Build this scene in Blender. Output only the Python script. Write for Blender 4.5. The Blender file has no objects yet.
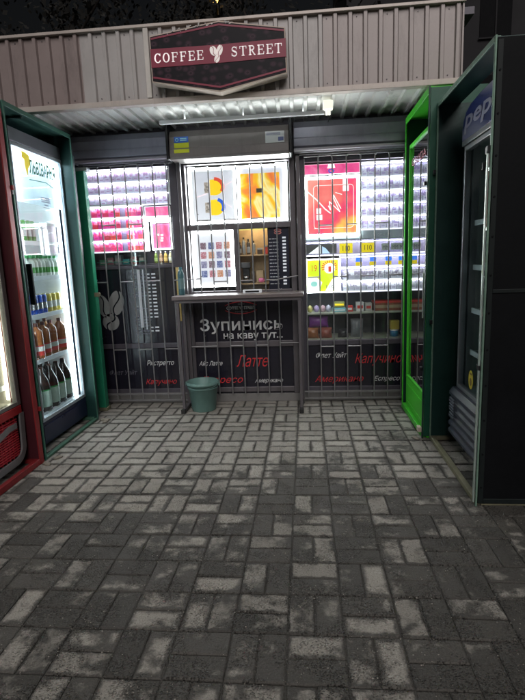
import bpy, bmesh, math, random
from mathutils import Vector, Matrix
random.seed(11)
S = bpy.context.scene
COL = S.collection
R = math.radians

# ------------------------------------------------------------------ camera
pit, yaw, rol = 0.181703794, 0.0919524084, -0.0378886028
fw = Vector((-math.sin(yaw)*math.cos(pit), math.cos(yaw)*math.cos(pit), -math.sin(pit)))
rt = Vector((math.cos(yaw), math.sin(yaw), 0)); up = rt.cross(fw)
r2 = rt*math.cos(rol) + up*math.sin(rol); u2 = up*math.cos(rol) - rt*math.sin(rol)
cam = bpy.data.cameras.new('camera'); co = bpy.data.objects.new('camera', cam); COL.objects.link(co)
M = Matrix((r2, u2, -fw)).transposed().to_4x4(); M.translation = Vector((0, 0, 1.45)); co.matrix_world = M
cam.sensor_fit = 'VERTICAL'; cam.sensor_height = 24; cam.sensor_width = 18
cam.lens = 495.2217/700*24; cam.clip_start = .05; cam.clip_end = 2000
S.camera = co
# ------------------------------------------------------------------ night sky and faint town light
W = bpy.data.worlds.new('World'); S.world = W; W.use_nodes = True
nt = W.node_tree; nt.nodes.clear()
sky = nt.nodes.new('ShaderNodeTexSky'); sky.sky_type = 'NISHITA'; sky.sun_disc = False
sky.sun_elevation = R(-1.5); sky.sun_rotation = R(205)
bg = nt.nodes.new('ShaderNodeBackground'); bg.inputs[1].default_value = 0.012
wo = nt.nodes.new('ShaderNodeOutputWorld')
nt.links.new(sky.outputs[0], bg.inputs[0]); nt.links.new(bg.outputs[0], wo.inputs[0])
sl = bpy.data.lights.new('sun', 'SUN'); sl.energy = 0.62; sl.angle = R(40); sl.color = (1, .95, .93)
so = bpy.data.objects.new('sun', sl); COL.objects.link(so)
so.rotation_euler = Vector((-0.12, 1.0, -0.74)).to_track_quat('-Z', 'Y').to_euler()
S.view_settings.view_transform = 'Standard'; S.view_settings.look = 'None'
S.view_settings.exposure = 1.4; S.view_settings.gamma = 1
try: S.view_settings.use_curve_mapping = False
except Exception: pass
S.cycles.use_denoising = True
S.cycles.max_bounces = 8; S.cycles.transparent_max_bounces = 16
S.cycles.sample_clamp_indirect = 4
S.cycles.caustics_reflective = False; S.cycles.caustics_refractive = False

# ------------------------------------------------------------------ materials
MATS = {}
def mat(name, col=(.5, .5, .5), rough=.5, metal=0, var=.12, scale=8, bump=0, bscale=60, spec=.5, emit=None, es=0, dirt=0, coat=0):
    if name in MATS: return MATS[name]
    m = bpy.data.materials.new(name); m.use_nodes = True; MATS[name] = m
    t = m.node_tree; N = t.nodes; L = t.links; b = N['Principled BSDF']
    b.inputs['Roughness'].default_value = rough; b.inputs['Metallic'].default_value = metal
    b.inputs['Specular IOR Level'].default_value = spec
    if coat: b.inputs['Coat Weight'].default_value = coat
    tc = N.new('ShaderNodeTexCoord'); no = N.new('ShaderNodeTexNoise')
    no.inputs['Scale'].default_value = scale; no.inputs['Detail'].default_value = 6
    no.inputs['Roughness'].default_value = .65
    L.new(tc.outputs['Object'], no.inputs['Vector'])
    mx = N.new('ShaderNodeMix'); mx.data_type = 'RGBA'
    mx.inputs['A'].default_value = (*[c*(1-var*1.6) for c in col], 1)
    mx.inputs['B'].default_value = (*[min(1, c*(1+var*1.6)) for c in col], 1)
    L.new(no.outputs['Fac'], mx.inputs['Factor'])
    out = mx.outputs['Result']
    if dirt:
        n2 = N.new('ShaderNodeTexNoise'); n2.inputs['Scale'].default_value = 3.2; n2.inputs['Detail'].default_value = 9
        n2.inputs['Roughness'].default_value = .75
        mp = N.new('ShaderNodeMapping'); mp.inputs['Scale'].default_value = (1.6, 1.6, .45)
        L.new(tc.outputs['Object'], mp.inputs['Vector']); L.new(mp.outputs[0], n2.inputs['Vector'])
        rg = N.new('ShaderNodeMapRange'); rg.inputs['From Min'].default_value = .52; rg.inputs['From Max'].default_value = .72
        rg.inputs['To Max'].default_value = dirt
        L.new(n2.outputs['Fac'], rg.inputs['Value'])
        m2 = N.new('ShaderNodeMix'); m2.data_type = 'RGBA'; m2.inputs['B'].default_value = (*[c*.3+.012 for c in col], 1)
        L.new(rg.outputs[0], m2.inputs['Factor']); L.new(out, m2.inputs['A']); out = m2.outputs['Result']
    L.new(out, b.inputs['Base Color'])
    rr = N.new('ShaderNodeMapRange'); rr.inputs['To Min'].default_value = max(.03, rough-.1); rr.inputs['To Max'].default_value = min(1, rough+.12)
    L.new(no.outputs['Fac'], rr.inputs['Value']); L.new(rr.outputs[0], b.inputs['Roughness'])
    if bump:
        nb = N.new('ShaderNodeTexNoise'); nb.inputs['Scale'].default_value = bscale; nb.inputs['Detail'].default_value = 4
        L.new(tc.outputs['Object'], nb.inputs['Vector'])
        bp = N.new('ShaderNodeBump'); bp.inputs['Strength'].default_value = bump; bp.inputs['Distance'].default_value = .01
        L.new(nb.outputs['Fac'], bp.inputs['Height']); L.new(bp.outputs[0], b.inputs['Normal'])
    if emit:
        b.inputs['Emission Color'].default_value = (*emit, 1); b.inputs['Emission Strength'].default_value = es
    return m
def lamp(name, col, es, base=(.8, .8, .8)):
    return mat(name, base, .4, emit=col, es=es*.55, var=.02)
def glass(name, tint=(.97, .99, .98), k=1.6, rough=.02):
    if name in MATS: return MATS[name]
    m = bpy.data.materials.new(name); m.use_nodes = True; MATS[name] = m
    t = m.node_tree; N = t.nodes; L = t.links; N.clear()
    o = N.new('ShaderNodeOutputMaterial'); mx = N.new('ShaderNodeMixShader'); tr = N.new('ShaderNodeBsdfTransparent')
    tr.inputs[0].default_value = (*tint, 1)
    gl = N.new('ShaderNodeBsdfGlossy'); gl.inputs['Roughness'].default_value = rough
    fr = N.new('ShaderNodeFresnel'); fr.inputs['IOR'].default_value = 1.48
    mu = N.new('ShaderNodeMath'); mu.operation = 'MULTIPLY'; mu.inputs[1].default_value = k; mu.use_clamp = True
    ge = N.new('ShaderNodeNewGeometry'); io = N.new('ShaderNodeMapRange'); io.inputs['To Min'].default_value = 1.48; io.inputs['To Max'].default_value = 1/1.48
    L.new(ge.outputs['Backfacing'], io.inputs['Value']); L.new(io.outputs[0], fr.inputs['IOR'])
    # thin smears: a slight dusting that follows noise
    tc = N.new('ShaderNodeTexCoord'); no = N.new('ShaderNodeTexNoise'); no.inputs['Scale'].default_value = 3; no.inputs['Detail'].default_value = 8
    L.new(tc.outputs['Object'], no.inputs['Vector'])
    df = N.new('ShaderNodeBsdfDiffuse'); df.inputs[0].default_value = (.5, .5, .5, 1)
    m2 = N.new('ShaderNodeMixShader'); rg = N.new('ShaderNodeMapRange'); rg.inputs['From Min'].default_value = .45; rg.inputs['From Max'].default_value = .8
    rg.inputs['To Max'].default_value = .06
    L.new(no.outputs['Fac'], rg.inputs['Value']); L.new(rg.outputs[0], m2.inputs[0])
    L.new(tr.outputs[0], m2.inputs[1]); L.new(df.outputs[0], m2.inputs[2])
    L.new(fr.outputs[0], mu.inputs[0]); L.new(mu.outputs[0], mx.inputs[0])
    L.new(m2.outputs[0], mx.inputs[1]); L.new(gl.outputs[0], mx.inputs[2]); L.new(mx.outputs[0], o.inputs[0])
    return m
def artwork(name, stops, scale=3, dist=4, es=1.0, kind='noise', base=.5):
    """printed translucent film on a lit box: a colour ramp over a swirling texture, back-lit"""
    if name in MATS: return MATS[name]
    m = bpy.data.materials.new(name); m.use_nodes = True; MATS[name] = m
    t = m.node_tree; N = t.nodes; L = t.links; b = N['Principled BSDF']
    tc = N.new('ShaderNodeTexCoord'); cr = N.new('ShaderNodeValToRGB')
    if kind == 'wave':
        w = N.new('ShaderNodeTexWave'); w.wave_type = 'RINGS'; w.rings_direction = 'SPHERICAL'
        w.inputs['Scale'].default_value = scale; w.inputs['Distortion'].default_value = dist; w.inputs['Detail'].default_value = 3
        mp = N.new('ShaderNodeMapping'); mp.inputs['Location'].default_value = (.05, 0, -.08)
        L.new(tc.outputs['Object'], mp.inputs[0]); L.new(mp.outputs[0], w.inputs['Vector']); src = w.outputs['Fac']
    else:
        w = N.new('ShaderNodeTexNoise'); w.inputs['Scale'].default_value = scale; w.inputs['Distortion'].default_value = dist
        w.inputs['Detail'].default_value = 3
        L.new(tc.outputs['Object'], w.inputs['Vector']); src = w.outputs['Fac']
    L.new(src, cr.inputs[0])
    e = cr.color_ramp.elements
    e[0].position = stops[0][0]; e[0].color = (*stops[0][1], 1); e[1].position = stops[-1][0]; e[1].color = (*stops[-1][1], 1)
    for p, c in stops[1:-1]:
        x = e.new(p); x.color = (*c, 1)
    L.new(cr.outputs[0], b.inputs['Base Color']); L.new(cr.outputs[0], b.inputs['Emission Color'])
    b.inputs['Emission Strength'].default_value = es*.33; b.inputs['Roughness'].default_value = .3
    return m

# ------------------------------------------------------------------ mesh builder
ORG = {}
def org(p):
    v = Vector((0, 0, 0))
    while p is not None:
        v = v + Vector(p.location); p = p.parent
    return v
class MB:
    def __init__(s): s.v = []; s.f = []; s.mi = []; s.sm = []
    def add(s, vs, fs, m=0, smooth=False):
        o = len(s.v); s.v += [tuple(a) for a in vs]
        for f in fs: s.f.append([o+i for i in f]); s.mi.append(m); s.sm.append(smooth)
        return s
    def box(s, x0, x1, y0, y1, z0, z1, m=0):
        v = [(x, y, z) for z in (z0, z1) for y in (y0, y1) for x in (x0, x1)]
        return s.add(v, [(0, 2, 3, 1), (4, 5, 7, 6), (0, 1, 5, 4), (2, 6, 7, 3), (0, 4, 6, 2), (1, 3, 7, 5)], m)
    def prism(s, pts, vec, m=0):
        n = len(pts); vec = Vector(vec); a = [Vector(p) for p in pts]; b = [p+vec for p in a]
        nrm = sum(((a[i]-a[0]).cross(a[(i+1) % n]-a[0]) for i in range(1, n-1)), Vector())
        fl = nrm.dot(vec) > 0
        f0 = tuple(range(n)); f1 = tuple(range(n, 2*n))
        sd = [(i, (i+1) % n, n+(i+1) % n, n+i) for i in range(n)]
        if fl: fs = [f0[::-1], f1]+sd
        else: fs = [f0, f1[::-1]]+[q[::-1] for q in sd]
        return s.add(a+b, fs, m)
    def tube(s, p0, p1, r, m=0, seg=10, r1=None, cap=True, smooth=True):
        p0 = Vector(p0); p1 = Vector(p1); d = (p1-p0).normalized(); r1 = r if r1 is None else r1
        a = d.orthogonal().normalized(); b = d.cross(a)
        v = []
        for p, q in ((p0, r), (p1, r1)):
            for i in range(seg):
                t = 2*math.pi*i/seg; v.append(p+a*math.cos(t)*q+b*math.sin(t)*q)
        s.add(v, [(i, (i+1) % seg, seg+(i+1) % seg, seg+i) for i in range(seg)], m, smooth)
        if cap: s.add(v, [tuple(range(seg))[::-1], tuple(range(seg, 2*seg))], m)
        return s
    def path(s, pts, r, m=0, seg=8):
        for i in range(len(pts)-1): s.tube(pts[i], pts[i+1], r, m, seg)
        return s
    def lathe(s, prof, c, m=0, seg=20, axis='z'):
        cx, cy, cz = c; v = []
        for r, z in prof:
            for i in range(seg):
                t = 2*math.pi*i/seg; v.append((cx+r*math.cos(t), cy+r*math.sin(t), cz+z))
        fs = []
        for j in range(len(prof)-1):
            for i in range(seg):
                fs.append((j*seg+i, j*seg+(i+1) % seg, (j+1)*seg+(i+1) % seg, (j+1)*seg+i))
        return s.add(v, fs, m, True)
    def build(s, name, mats, parent=None, bevel=0, at=None, props=None):
        """verts are given in world space; at = the object's own origin"""
        o0 = Vector(at) if at is not None else (org(parent) if parent else Vector((0, 0, 0)))
        me = bpy.data.meshes.new(name)
        me.from_pydata([tuple(Vector(q)-o0) for q in s.v], [], s.f)
        for mm in (mats if isinstance(mats, (list, tuple)) else [mats]): me.materials.append(mm)
        me.polygons.foreach_set('material_index', s.mi); me.polygons.foreach_set('use_smooth', s.sm); me.update()
        o = bpy.data.objects.new(name, me); COL.objects.link(o)
        if parent: o.parent = parent; o.location = o0-org(parent)
        else: o.location = o0
        if bevel:
            b = o.modifiers.new('bevel', 'BEVEL'); b.width = bevel; b.segments = 2; b.limit_method = 'ANGLE'; b.angle_limit = R(40)
        return o
def tag(o, label, cat, group=None, kind=None):
    if label: o['label'] = label
    if cat: o['category'] = cat
    if group: o['group'] = group
    if kind: o['kind'] = kind
    return o
def thing(name, loc, label, cat, group=None):
    o = bpy.data.objects.new(name, None); COL.objects.link(o); o.location = loc; o.empty_display_size = .1
    return tag(o, label, cat, group)
def children(o): return [c for c in bpy.data.objects if c.parent == o]
def dup(o, loc, label=None, group=None, rz=None, kids=None):
    c = o.copy(); COL.objects.link(c); c.location = loc
    if rz is not None: c.rotation_euler.z = rz
    if label: c['label'] = label
    if group: c['group'] = group
    for k in (kids if kids is not None else children(o)):
        d = k.copy(); COL.objects.link(d); d.parent = c
        for g in children(k):
            e = g.copy(); COL.objects.link(e); e.parent = d
    return c
class Plane:
    """a drawing plane in the world: origin, right and up; drawn shapes get a thickness along n"""
    def __init__(s, o, u, v): s.o = Vector(o); s.u = Vector(u).normalized(); s.v = Vector(v).normalized(); s.n = s.u.cross(s.v)
    def p(s, a, b, h=0): return s.o+s.u*a+s.v*b+s.n*h
def poly(mb, pl, pts, th=.002, h=0, m=0): return mb.prism([pl.p(a, b, h) for a, b in pts], pl.n*th, m)
def stroke(mb, pl, pts, w, th=.002, h=0, m=0):
    for i in range(len(pts)-1):
        a = Vector(pts[i]); b = Vector(pts[i+1]); d = (b-a)
        if d.length < 1e-6: continue
        d.normalize(); n = Vector((-d.y, d.x))*w/2; e = d*w*.18
        poly(mb, pl, [tuple(a-e-n), tuple(b+e-n), tuple(b+e+n), tuple(a-e+n)], th, h+.00002*i, m)
    return mb
def arc(cx, cy, rx, ry, a0, a1, n=14): return [(cx+rx*math.cos(R(a0+(a1-a0)*i/n)), cy+ry*math.sin(R(a0+(a1-a0)*i/n))) for i in range(n+1)]
def text(name, body, pl, a, b, w, h, m, parent, th=.002, bold=0, shear=0, lift=0):
    """lettering: lower-left corner (a,b), fitted to width w and height h on the plane"""
    cu = bpy.data.curves.new(name, 'FONT'); cu.body = body; cu.size = 1; cu.shear = shear; cu.extrude = 0; cu.resolution_u = 3
    if bold: cu.bevel_depth = bold*.9; cu.bevel_resolution = 0
    o = bpy.data.objects.new('tmp', cu); COL.objects.link(o)
    bpy.context.view_layer.update()
    me = bpy.data.meshes.new_from_object(o.evaluated_get(bpy.context.evaluated_depsgraph_get()))
    bpy.data.objects.remove(o); bpy.data.curves.remove(cu)
    xs = [v.co.x for v in me.vertices]; ys = [v.co.y for v in me.vertices]
    x0, x1, y0, y1 = min(xs), max(xs), min(ys), max(ys)
    o0 = org(parent)
    for v in me.vertices:
        q = pl.p(a+(v.co.x-x0)/(x1-x0)*w, b+(v.co.y-y0)/(y1-y0)*h, lift+th+v.co.z*.03)
        v.co = q-o0
    me.materials.clear(); me.materials.append(m); me.name = name
    t = bpy.data.objects.new(name, me); COL.objects.link(t); t.parent = parent
    return t

# common materials
M_fascia = mat('painted_sheet_beige', (.36, .315, .305), .42, .15, .10, 4, dirt=.45, bump=.05)
M_soffit = mat('soffit_sheet', (.66, .66, .64), .45, .1, .10, 6, dirt=.6)
M_trim = mat('trim_sheet', (.50, .44, .40), .4, .2, .1, 6, dirt=.4)
M_darkgrey = mat('dark_frame_metal', (.085, .078, .095), .4, .3, .15, 9, dirt=.3)
M_midgrey = mat('grey_frame_metal', (.13, .118, .128), .38, .4, .12, 9, dirt=.4)
M_shutter = mat('shutter_box_dark', (.34, .335, .41), .4, .4, .1, 5, dirt=.3)
M_shutter2 = mat('shutter_box_grey', (.19, .17, .165), .42, .3, .1, 5, dirt=.4)
M_bar = mat('grille_steel', (.25, .245, .25), .35, .5, .2, 20)
M_film = mat('dark_printed_film', (.012, .011, .019), .22, 0, .25, 5, spec=.6)
M_black = mat('black_metal', (.006, .007, .009), .4, .2, .3, 10)
M_night = mat('night_black_paint', (.0035, .004, .005), .55, 0, .3, 6, spec=.12, bump=.05)
M_rubber = mat('black_rubber', (.015, .015, .015), .6)
M_white = mat('white_enamel', (.80, .82, .84), .3, var=.04)
M_wood = mat('pine_board', (.45, .30, .16), .5, var=.25, scale=14)
M_glass = glass('window_glass', k=.8)
M_doorglass = glass('fridge_glass', (.93, .97, .97), k=.55)
M_red = mat('red_paint', (.26, .022, .025), .38, .1, .2, 9, dirt=.55, bump=.08)
M_green = mat('green_paint', (.02, .24, .13), .4, .1, .2, 9, dirt=.35, bump=.08)
M_dgreen = mat('dark_green_paint', (.010, .042, .036), .38, .1, .2, 7, dirt=.4, bump=.06)
M_bgreen = mat('bright_green_paint', (.06, .52, .03), .38, .05, .12, 7, dirt=.55, bump=.05)
M_edge = mat('worn_green_edge', (.16, .26, .20), .45, .3, .3, 30, dirt=.6)
M_rust = mat('rusty_rail', (.20, .19, .12), .6, .2, .3, 14, dirt=.6, bump=.2)
M_letter = mat('white_letter', (.66, .66, .66), .4, var=.03)
M_letterg = mat('grey_letter', (.30, .31, .32), .4, var=.05)
M_letterr = mat('red_letter', (.55, .03, .035), .4, var=.05)

# ------------------------------------------------------------------ ground and block paving
MB().box(-300, 300, -300, 300, -.3, -.03).build('ground', mat('asphalt', (.03, .03, .03), .85, bump=.3, bscale=300)).update_tag()
bpy.data.objects['ground']['kind'] = 'structure'
def pave_material():
    m = bpy.data.materials.new('block_paving'); m.use_nodes = True
    t = m.node_tree; N = t.nodes; L = t.links; b = N['Principled BSDF']
    def math_(op, a, c=None, clamp=False):
        n = N.new('ShaderNodeMath'); n.operation = op; n.use_clamp = clamp
        for i, q in enumerate((a, c)):
            if q is None: continue
            if isinstance(q, (int, float)): n.inputs[i].default_value = q
            else: L.new(q, n.inputs[i])
        return n.outputs[0]
    def rng(v, a0, a1, b0=0, b1=1, smooth=True):
        n = N.new('ShaderNodeMapRange'); n.interpolation_type = 'SMOOTHSTEP' if smooth else 'LINEAR'
        for i, q in zip(('From Min', 'From Max', 'To Min', 'To Max'), (a0, a1, b0, b1)): n.inputs[i].default_value = q
        L.new(v, n.inputs['Value']); return n.outputs[0]
    geo = N.new('ShaderNodeTexCoord')
    def noise(sc, det=5, ro=.6, off=0):
        n = N.new('ShaderNodeTexNoise'); n.inputs['Scale'].default_value = sc; n.inputs['Detail'].default_value = det; n.inputs['Roughness'].default_value = ro
        mp = N.new('ShaderNodeMapping'); mp.inputs['Location'].default_value = (off, off*.7, 0)
        L.new(geo.outputs['Object'], mp.inputs[0]); L.new(mp.outputs[0], n.inputs['Vector']); return n.outputs['Fac']
    uv = N.new('ShaderNodeUVMap'); uv.uv_map = 'block'; sp = N.new('ShaderNodeSeparateXYZ'); L.new(uv.outputs[0], sp.inputs[0])
    at = N.new('ShaderNodeAttribute'); at.attribute_name = 'brick'; sr = N.new('ShaderNodeSeparateColor'); L.new(at.outputs['Color'], sr.inputs[0])
    e = math_('MINIMUM', math_('SUBTRACT', .106, math_('ABSOLUTE', sp.outputs[0])), math_('SUBTRACT', .053, math_('ABSOLUTE', sp.outputs[1])))
    wob = noise(22, 4)
    edge = rng(math_('DIVIDE', math_('ADD', e, math_('MULTIPLY', math_('SUBTRACT', wob, .5), .045)), math_('ADD', .007, math_('MULTIPLY', sr.outputs[1], .022))), 0, 1)
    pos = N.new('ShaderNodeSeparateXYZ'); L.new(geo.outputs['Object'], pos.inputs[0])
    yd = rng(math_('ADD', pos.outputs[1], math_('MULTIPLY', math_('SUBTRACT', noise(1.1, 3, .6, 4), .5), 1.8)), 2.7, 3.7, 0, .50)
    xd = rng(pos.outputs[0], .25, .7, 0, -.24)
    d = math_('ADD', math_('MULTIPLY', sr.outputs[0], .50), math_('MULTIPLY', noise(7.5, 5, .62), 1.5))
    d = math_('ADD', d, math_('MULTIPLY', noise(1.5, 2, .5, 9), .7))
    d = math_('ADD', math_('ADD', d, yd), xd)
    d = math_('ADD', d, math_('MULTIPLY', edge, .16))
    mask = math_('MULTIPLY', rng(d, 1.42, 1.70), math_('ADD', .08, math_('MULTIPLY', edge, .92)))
    fine = noise(160, 3, .7); grain = rng(fine, .3, .7, .72, 1.28, False)
    mx = N.new('ShaderNodeMix'); mx.data_type = 'RGBA'; mx.inputs['A'].default_value = (.086, .081, .072, 1); mx.inputs['B'].default_value = (.35, .331, .293, 1)
    L.new(mask, mx.inputs['Factor'])
    # block to block tone
    vm = N.new('ShaderNodeVectorMath'); vm.operation = 'SCALE'
    L.new(mx.outputs['Result'], vm.inputs[0])
    L.new(math_('MULTIPLY', grain, rng(sr.outputs[1], 0, 1, .78, 1.18, False)), vm.inputs['Scale'])
    L.new(vm.outputs[0], b.inputs['Base Color'])
    L.new(rng(mask, 0, 1, .62, .92), b.inputs['Roughness'])
    b.inputs['Specular IOR Level'].default_value = .35
    # sandy crumbs pressed into some blocks
    vo = N.new('ShaderNodeTexVoronoi'); vo.inputs['Scale'].default_value = 130; L.new(geo.outputs['Object'], vo.inputs['Vector'])
    crumb = math_('MULTIPLY', rng(vo.outputs['Distance'], .0, .55, 1, 0), rng(noise(7, 4, .6, 20), .42, .56))
    hgt = math_('ADD', math_('MULTIPLY', fine, .45), math_('ADD', math_('MULTIPLY', crumb, 1.3), math_('MULTIPLY', noise(40, 3), .6)))
    bp = N.new('ShaderNodeBump'); bp.inputs['Strength'].default_value = 1; bp.inputs['Distance'].default_value = .008
    L.new(hgt, bp.inputs['Height']); L.new(bp.outputs[0], b.inputs['Normal'])
    return m
def pavement():
    verts = []; faces = []; uvs = []; cols = []
    PX, PY = .2195, .2325; X0, Y0 = -.100, 1.474
    rnd = random.Random(5)
    def brick(x0, x1, y0, y1, along_x):
        g = .0024; j = lambda s=.0013: rnd.uniform(-s, s)
        x0 += g+j(); x1 -= g+j(); y0 += g+j(); y1 -= g+j(); z = j(.0022); c = .0045
        sx, sy = j(.012), j(.012); cx, cy = (x0+x1)/2, (y0+y1)/2
        o = len(verts)
        for (i, dz, only) in ((0, -.03, 0), (0, -.004, 0), (c, 0, 1)):
            for X, Y in ((x0+i, y0+i), (x1-i, y0+i), (x1-i, y1-i), (x0+i, y1-i)):
                verts.append((X+j(.0008), Y+j(.0008), z+dz+(X-cx)*sx+(Y-cy)*sy))
        fl = [(8, 9, 10, 11)]+[(a+k, a+(k+1) % 4, a+4+(k+1) % 4, a+4+k) for a in (0, 4) for k in range(4)]
        ra, rb = rnd.random(), rnd.random()
        for f in fl:
            faces.append([o+q for q in f]); 
            for q in f:
                vx, vy, _ = verts[o+q]; u, v = vx-cx, vy-cy
                uvs.append((u, v) if along_x else (v, u)); cols.append((ra, rb, 0, 1))
    for i in range(-22, 24):
        for k in range(-14, 17):
            ax = X0+i*PX; ay = Y0+k*PY
            if ay > 5.15: continue
            if (i+k) % 2: # vertical pair (cell i=-1,k=0 is a vertical pair)
                brick(ax, ax+PX/2, ay, ay+PY, False); brick(ax+PX/2, ax+PX, ay, ay+PY, False)
            else:
                brick(ax, ax+PX, ay, ay+PY/2, True); brick(ax, ax+PX, ay+PY/2, ay+PY, True)
    # sand bed in the joints
    o = len(verts); verts.extend([(-5.2, -2, -.008), (5.2, -2, -.008), (5.2, 5.3, -.008), (-5.2, 5.3, -.008)]); faces.append([o, o+1, o+2, o+3])
    for q in range(4): uvs.append((.2, .2)); cols.append((0, .2, 0, 1))
    me = bpy.data.meshes.new('pavement'); me.from_pydata(verts, [], faces)
    me.color_attributes.new('brick', 'FLOAT_COLOR', 'CORNER'); me.uv_layers.new(name='block')
    me.uv_layers['block'].data.foreach_set('uv', [c for q in uvs for c in q]); ca = me.color_attributes['brick']; ca.data.foreach_set('color', [c for q in cols for c in q])
    me.materials.append(pave_material()); me.update()
    ob = bpy.data.objects.new('pavement', me); COL.objects.link(ob); ob['kind'] = 'structure'
pavement()
def gravel():
    rnd = random.Random(3); mb = MB()
    cl = [(rnd.uniform(-2, 1.8), rnd.uniform(.9, 3.2), rnd.uniform(.03, .10)) for _ in range(260)]
    n = 0
    while n < 11000:
        if rnd.random() < .82:
            c = rnd.choice(cl); x = rnd.gauss(c[0], c[2]); y = rnd.gauss(c[1], c[2]*.7)
        else: x = rnd.uniform(-2.2, 1.9); y = rnd.uniform(.9, 4.6)
        if x < -1.95 and y > 2.4 or x > .9 and y > 2.6: continue
        s = rnd.choice((.0012, .0016, .0020, .0026, .0035)) * (1.25 if rnd.random() < .04 else 1); n += 1
        vs = []
        for d in ((1, 0, 0), (0, 1, 0), (-1, 0, 0), (0, -1, 0), (0, 0, 1)):
            vs.append((x+d[0]*s*rnd.uniform(.7, 1.3), y+d[1]*s*rnd.uniform(.7, 1.3), .0005+d[2]*s*rnd.uniform(.6, 1)))
        mb.add(vs, [(0, 1, 4), (1, 2, 4), (2, 3, 4), (3, 0, 4)], 0 if rnd.random() < .7 else 1)
    o = mb.build('gravel', [mat('grit', (.15, .14, .12), .9, var=.3, scale=40), mat('pale_grit', (.34, .32, .28), .9, var=.3, scale=40)])
    tag(o, 'fine sandy grit scattered over the paving blocks', 'grit', kind='stuff')
gravel()

# ------------------------------------------------------------------ kiosk
K = thing('kiosk', (-.6, 4.94, 0), 'coffee kiosk with barred lit windows, dark printed panels and ribbed beige canopy', 'kiosk')
XL, XR = -3.7, 1.35
def corr(mb, x0, x1, f, depth=.020, per=.1135, m=0):
    """ribbed sheet profile: f(x, d) gives the two edge points for a position and a rib height"""
    x = x0; pr = []
    while x < x1:
        for dx, d in ((0, 0), (.072, 0), (.080, depth), (.105, depth)):
            if x+dx < x1: pr.append((x+dx, d))
        x += per
    pr.append((x1, 0))
    vs = []
    for a, d in pr: vs += list(f(a, d))
    mb.add(vs, [(2*i, 2*i+2, 2*i+3, 2*i+1) for i in range(len(pr)-1)], m)
    return mb
# canopy: fascia of ribbed sheet, soffit of the same sheet, roof and return faces
SH = (('brown', (.27, .215, .205), XL, -1.7595), ('pale', (.42, .395, .385), -1.7595, .170), ('beige', (.36, .295, .265), .170, 1.2))  # paler middle and browner ends: fall of light put into the sheet colours
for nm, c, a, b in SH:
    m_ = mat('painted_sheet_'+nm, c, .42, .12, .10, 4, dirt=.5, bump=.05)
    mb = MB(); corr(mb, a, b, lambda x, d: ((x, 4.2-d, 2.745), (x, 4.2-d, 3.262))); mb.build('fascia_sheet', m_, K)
mb = MB(); x = XL+.0395
while x < 1.2:
    for z in (2.775, 3.232): mb.tube((x, 4.2, z), (x, 4.194, z), .0045, 0, 6)
    x += .1135*2
mb.build('fascia_screws', M_midgrey, K)
MB().box(XL, 1.2, 4.203, 4.23, 2.745, 3.262).build('fascia_backing', M_fascia, K); MB().box(1.2, 1.212, 4.18, 4.9, 2.745, 3.26).build('fascia_return', M_fascia, K)
MB().box(XL, 1.22, 4.165, 4.235, 3.262, 3.285).build('fascia_cap', M_trim, K, .003)
MB().box(XL, 1.22, 4.170, 4.236, 2.702, 2.745).build('fascia_trim', M_trim, K, .004)
MB().box(-1.232, -1.192, 4.168, 4.186, 2.75, 3.258).build('fascia_strip', mat('pale_strip', (.62, .58, .54), .4), K, .003)
mb = MB(); corr(mb, XL, 1.2, lambda x, d: ((x, 4.236, 2.722-d), (x, 4.96, 2.722-d)))
mb.build('soffit', M_soffit, K)
MB().box(XL, 1.35, 4.24, 7.0, 2.74, 2.80).box(XL, 1.30, 4.235, 4.9, 3.20, 3.25).build('roof', M_darkgrey, K)
# walls
MB().box(XL, -2.22, 4.95, 5.0, 0, 2.74).box(.98, XR, 4.95, 5.0, 0, 2.74).box(XL, -3.65, 5.0, 7, 0, 2.74).box(1.3, XR, 5.0, 7, 0, 2.74).box(XL, XR, 7.0, 7.05, 0, 2.74).build('wall', M_darkgrey, K)
MB().box(XL, XR, 4.96, 5.0, 2.43, 2.72).build('lintel', M_darkgrey, K)
MB().box(-3.64, 1.29, 5.0, 7.0, .02, .10).build('floor_slab', M_midgrey, K)
MB().box(XL, XR, 4.93, 4.99, 0.0, .085).build('plinth', mat('kerb_concrete', (.16, .155, .15), .85, bump=.3), K, .006)
# window posts between the bays
for a, b in ((-2.22, -2.15), (-1.30, -1.225), (-1.215, -1.145), (-.140, -.085), (-.075, .0), (.945, .98)):
    MB().box(a, b, 4.925, 4.995, .085, 2.43).build('window_post', M_midgrey if a in (-1.215, -.140) else M_darkgrey, K, .006)
# lintel and middle rails of the bays
for q, m_ in (((-1.145, -.140, 4.93, 4.985, 2.362, 2.43), M_midgrey), ((-1.145, -.140, 4.935, 4.985, 1.745, 1.80), M_midgrey), ((-.70, -.655, 4.935, 4.985, 1.15, 1.745), M_midgrey), ((-1.145, -.140, 4.935, 4.985, 1.06, 1.15), M_midgrey),
              ((-2.15, -1.30, 4.935, 4.985, 2.37, 2.43), M_darkgrey), ((-2.15, -1.30, 4.935, 4.985, 1.40, 1.43), M_darkgrey), ((.0, .945, 4.935, 4.985, 2.33, 2.43), M_darkgrey), ((.0, .945, 4.935, 4.985, .575, .625), M_darkgrey)):
    MB().box(*q).build('window_frame', m_, K, .004)
for a, b, z0, z1 in ((-2.15, -1.30, 1.43, 2.37), (-1.145, -.140, 1.80, 2.362), (-1.145, -.70, 1.15, 1.745), (.0, .945, .625, 2.33)):
    MB().box(a, b, 4.955, 4.959, z0, z1).build('window_glass', M_glass, K)
# serving hatch: glass slid half open
MB().box(-.655, -.36, 4.965, 4.969, 1.15, 1.745).build('hatch_glass', M_glass, K)
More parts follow.
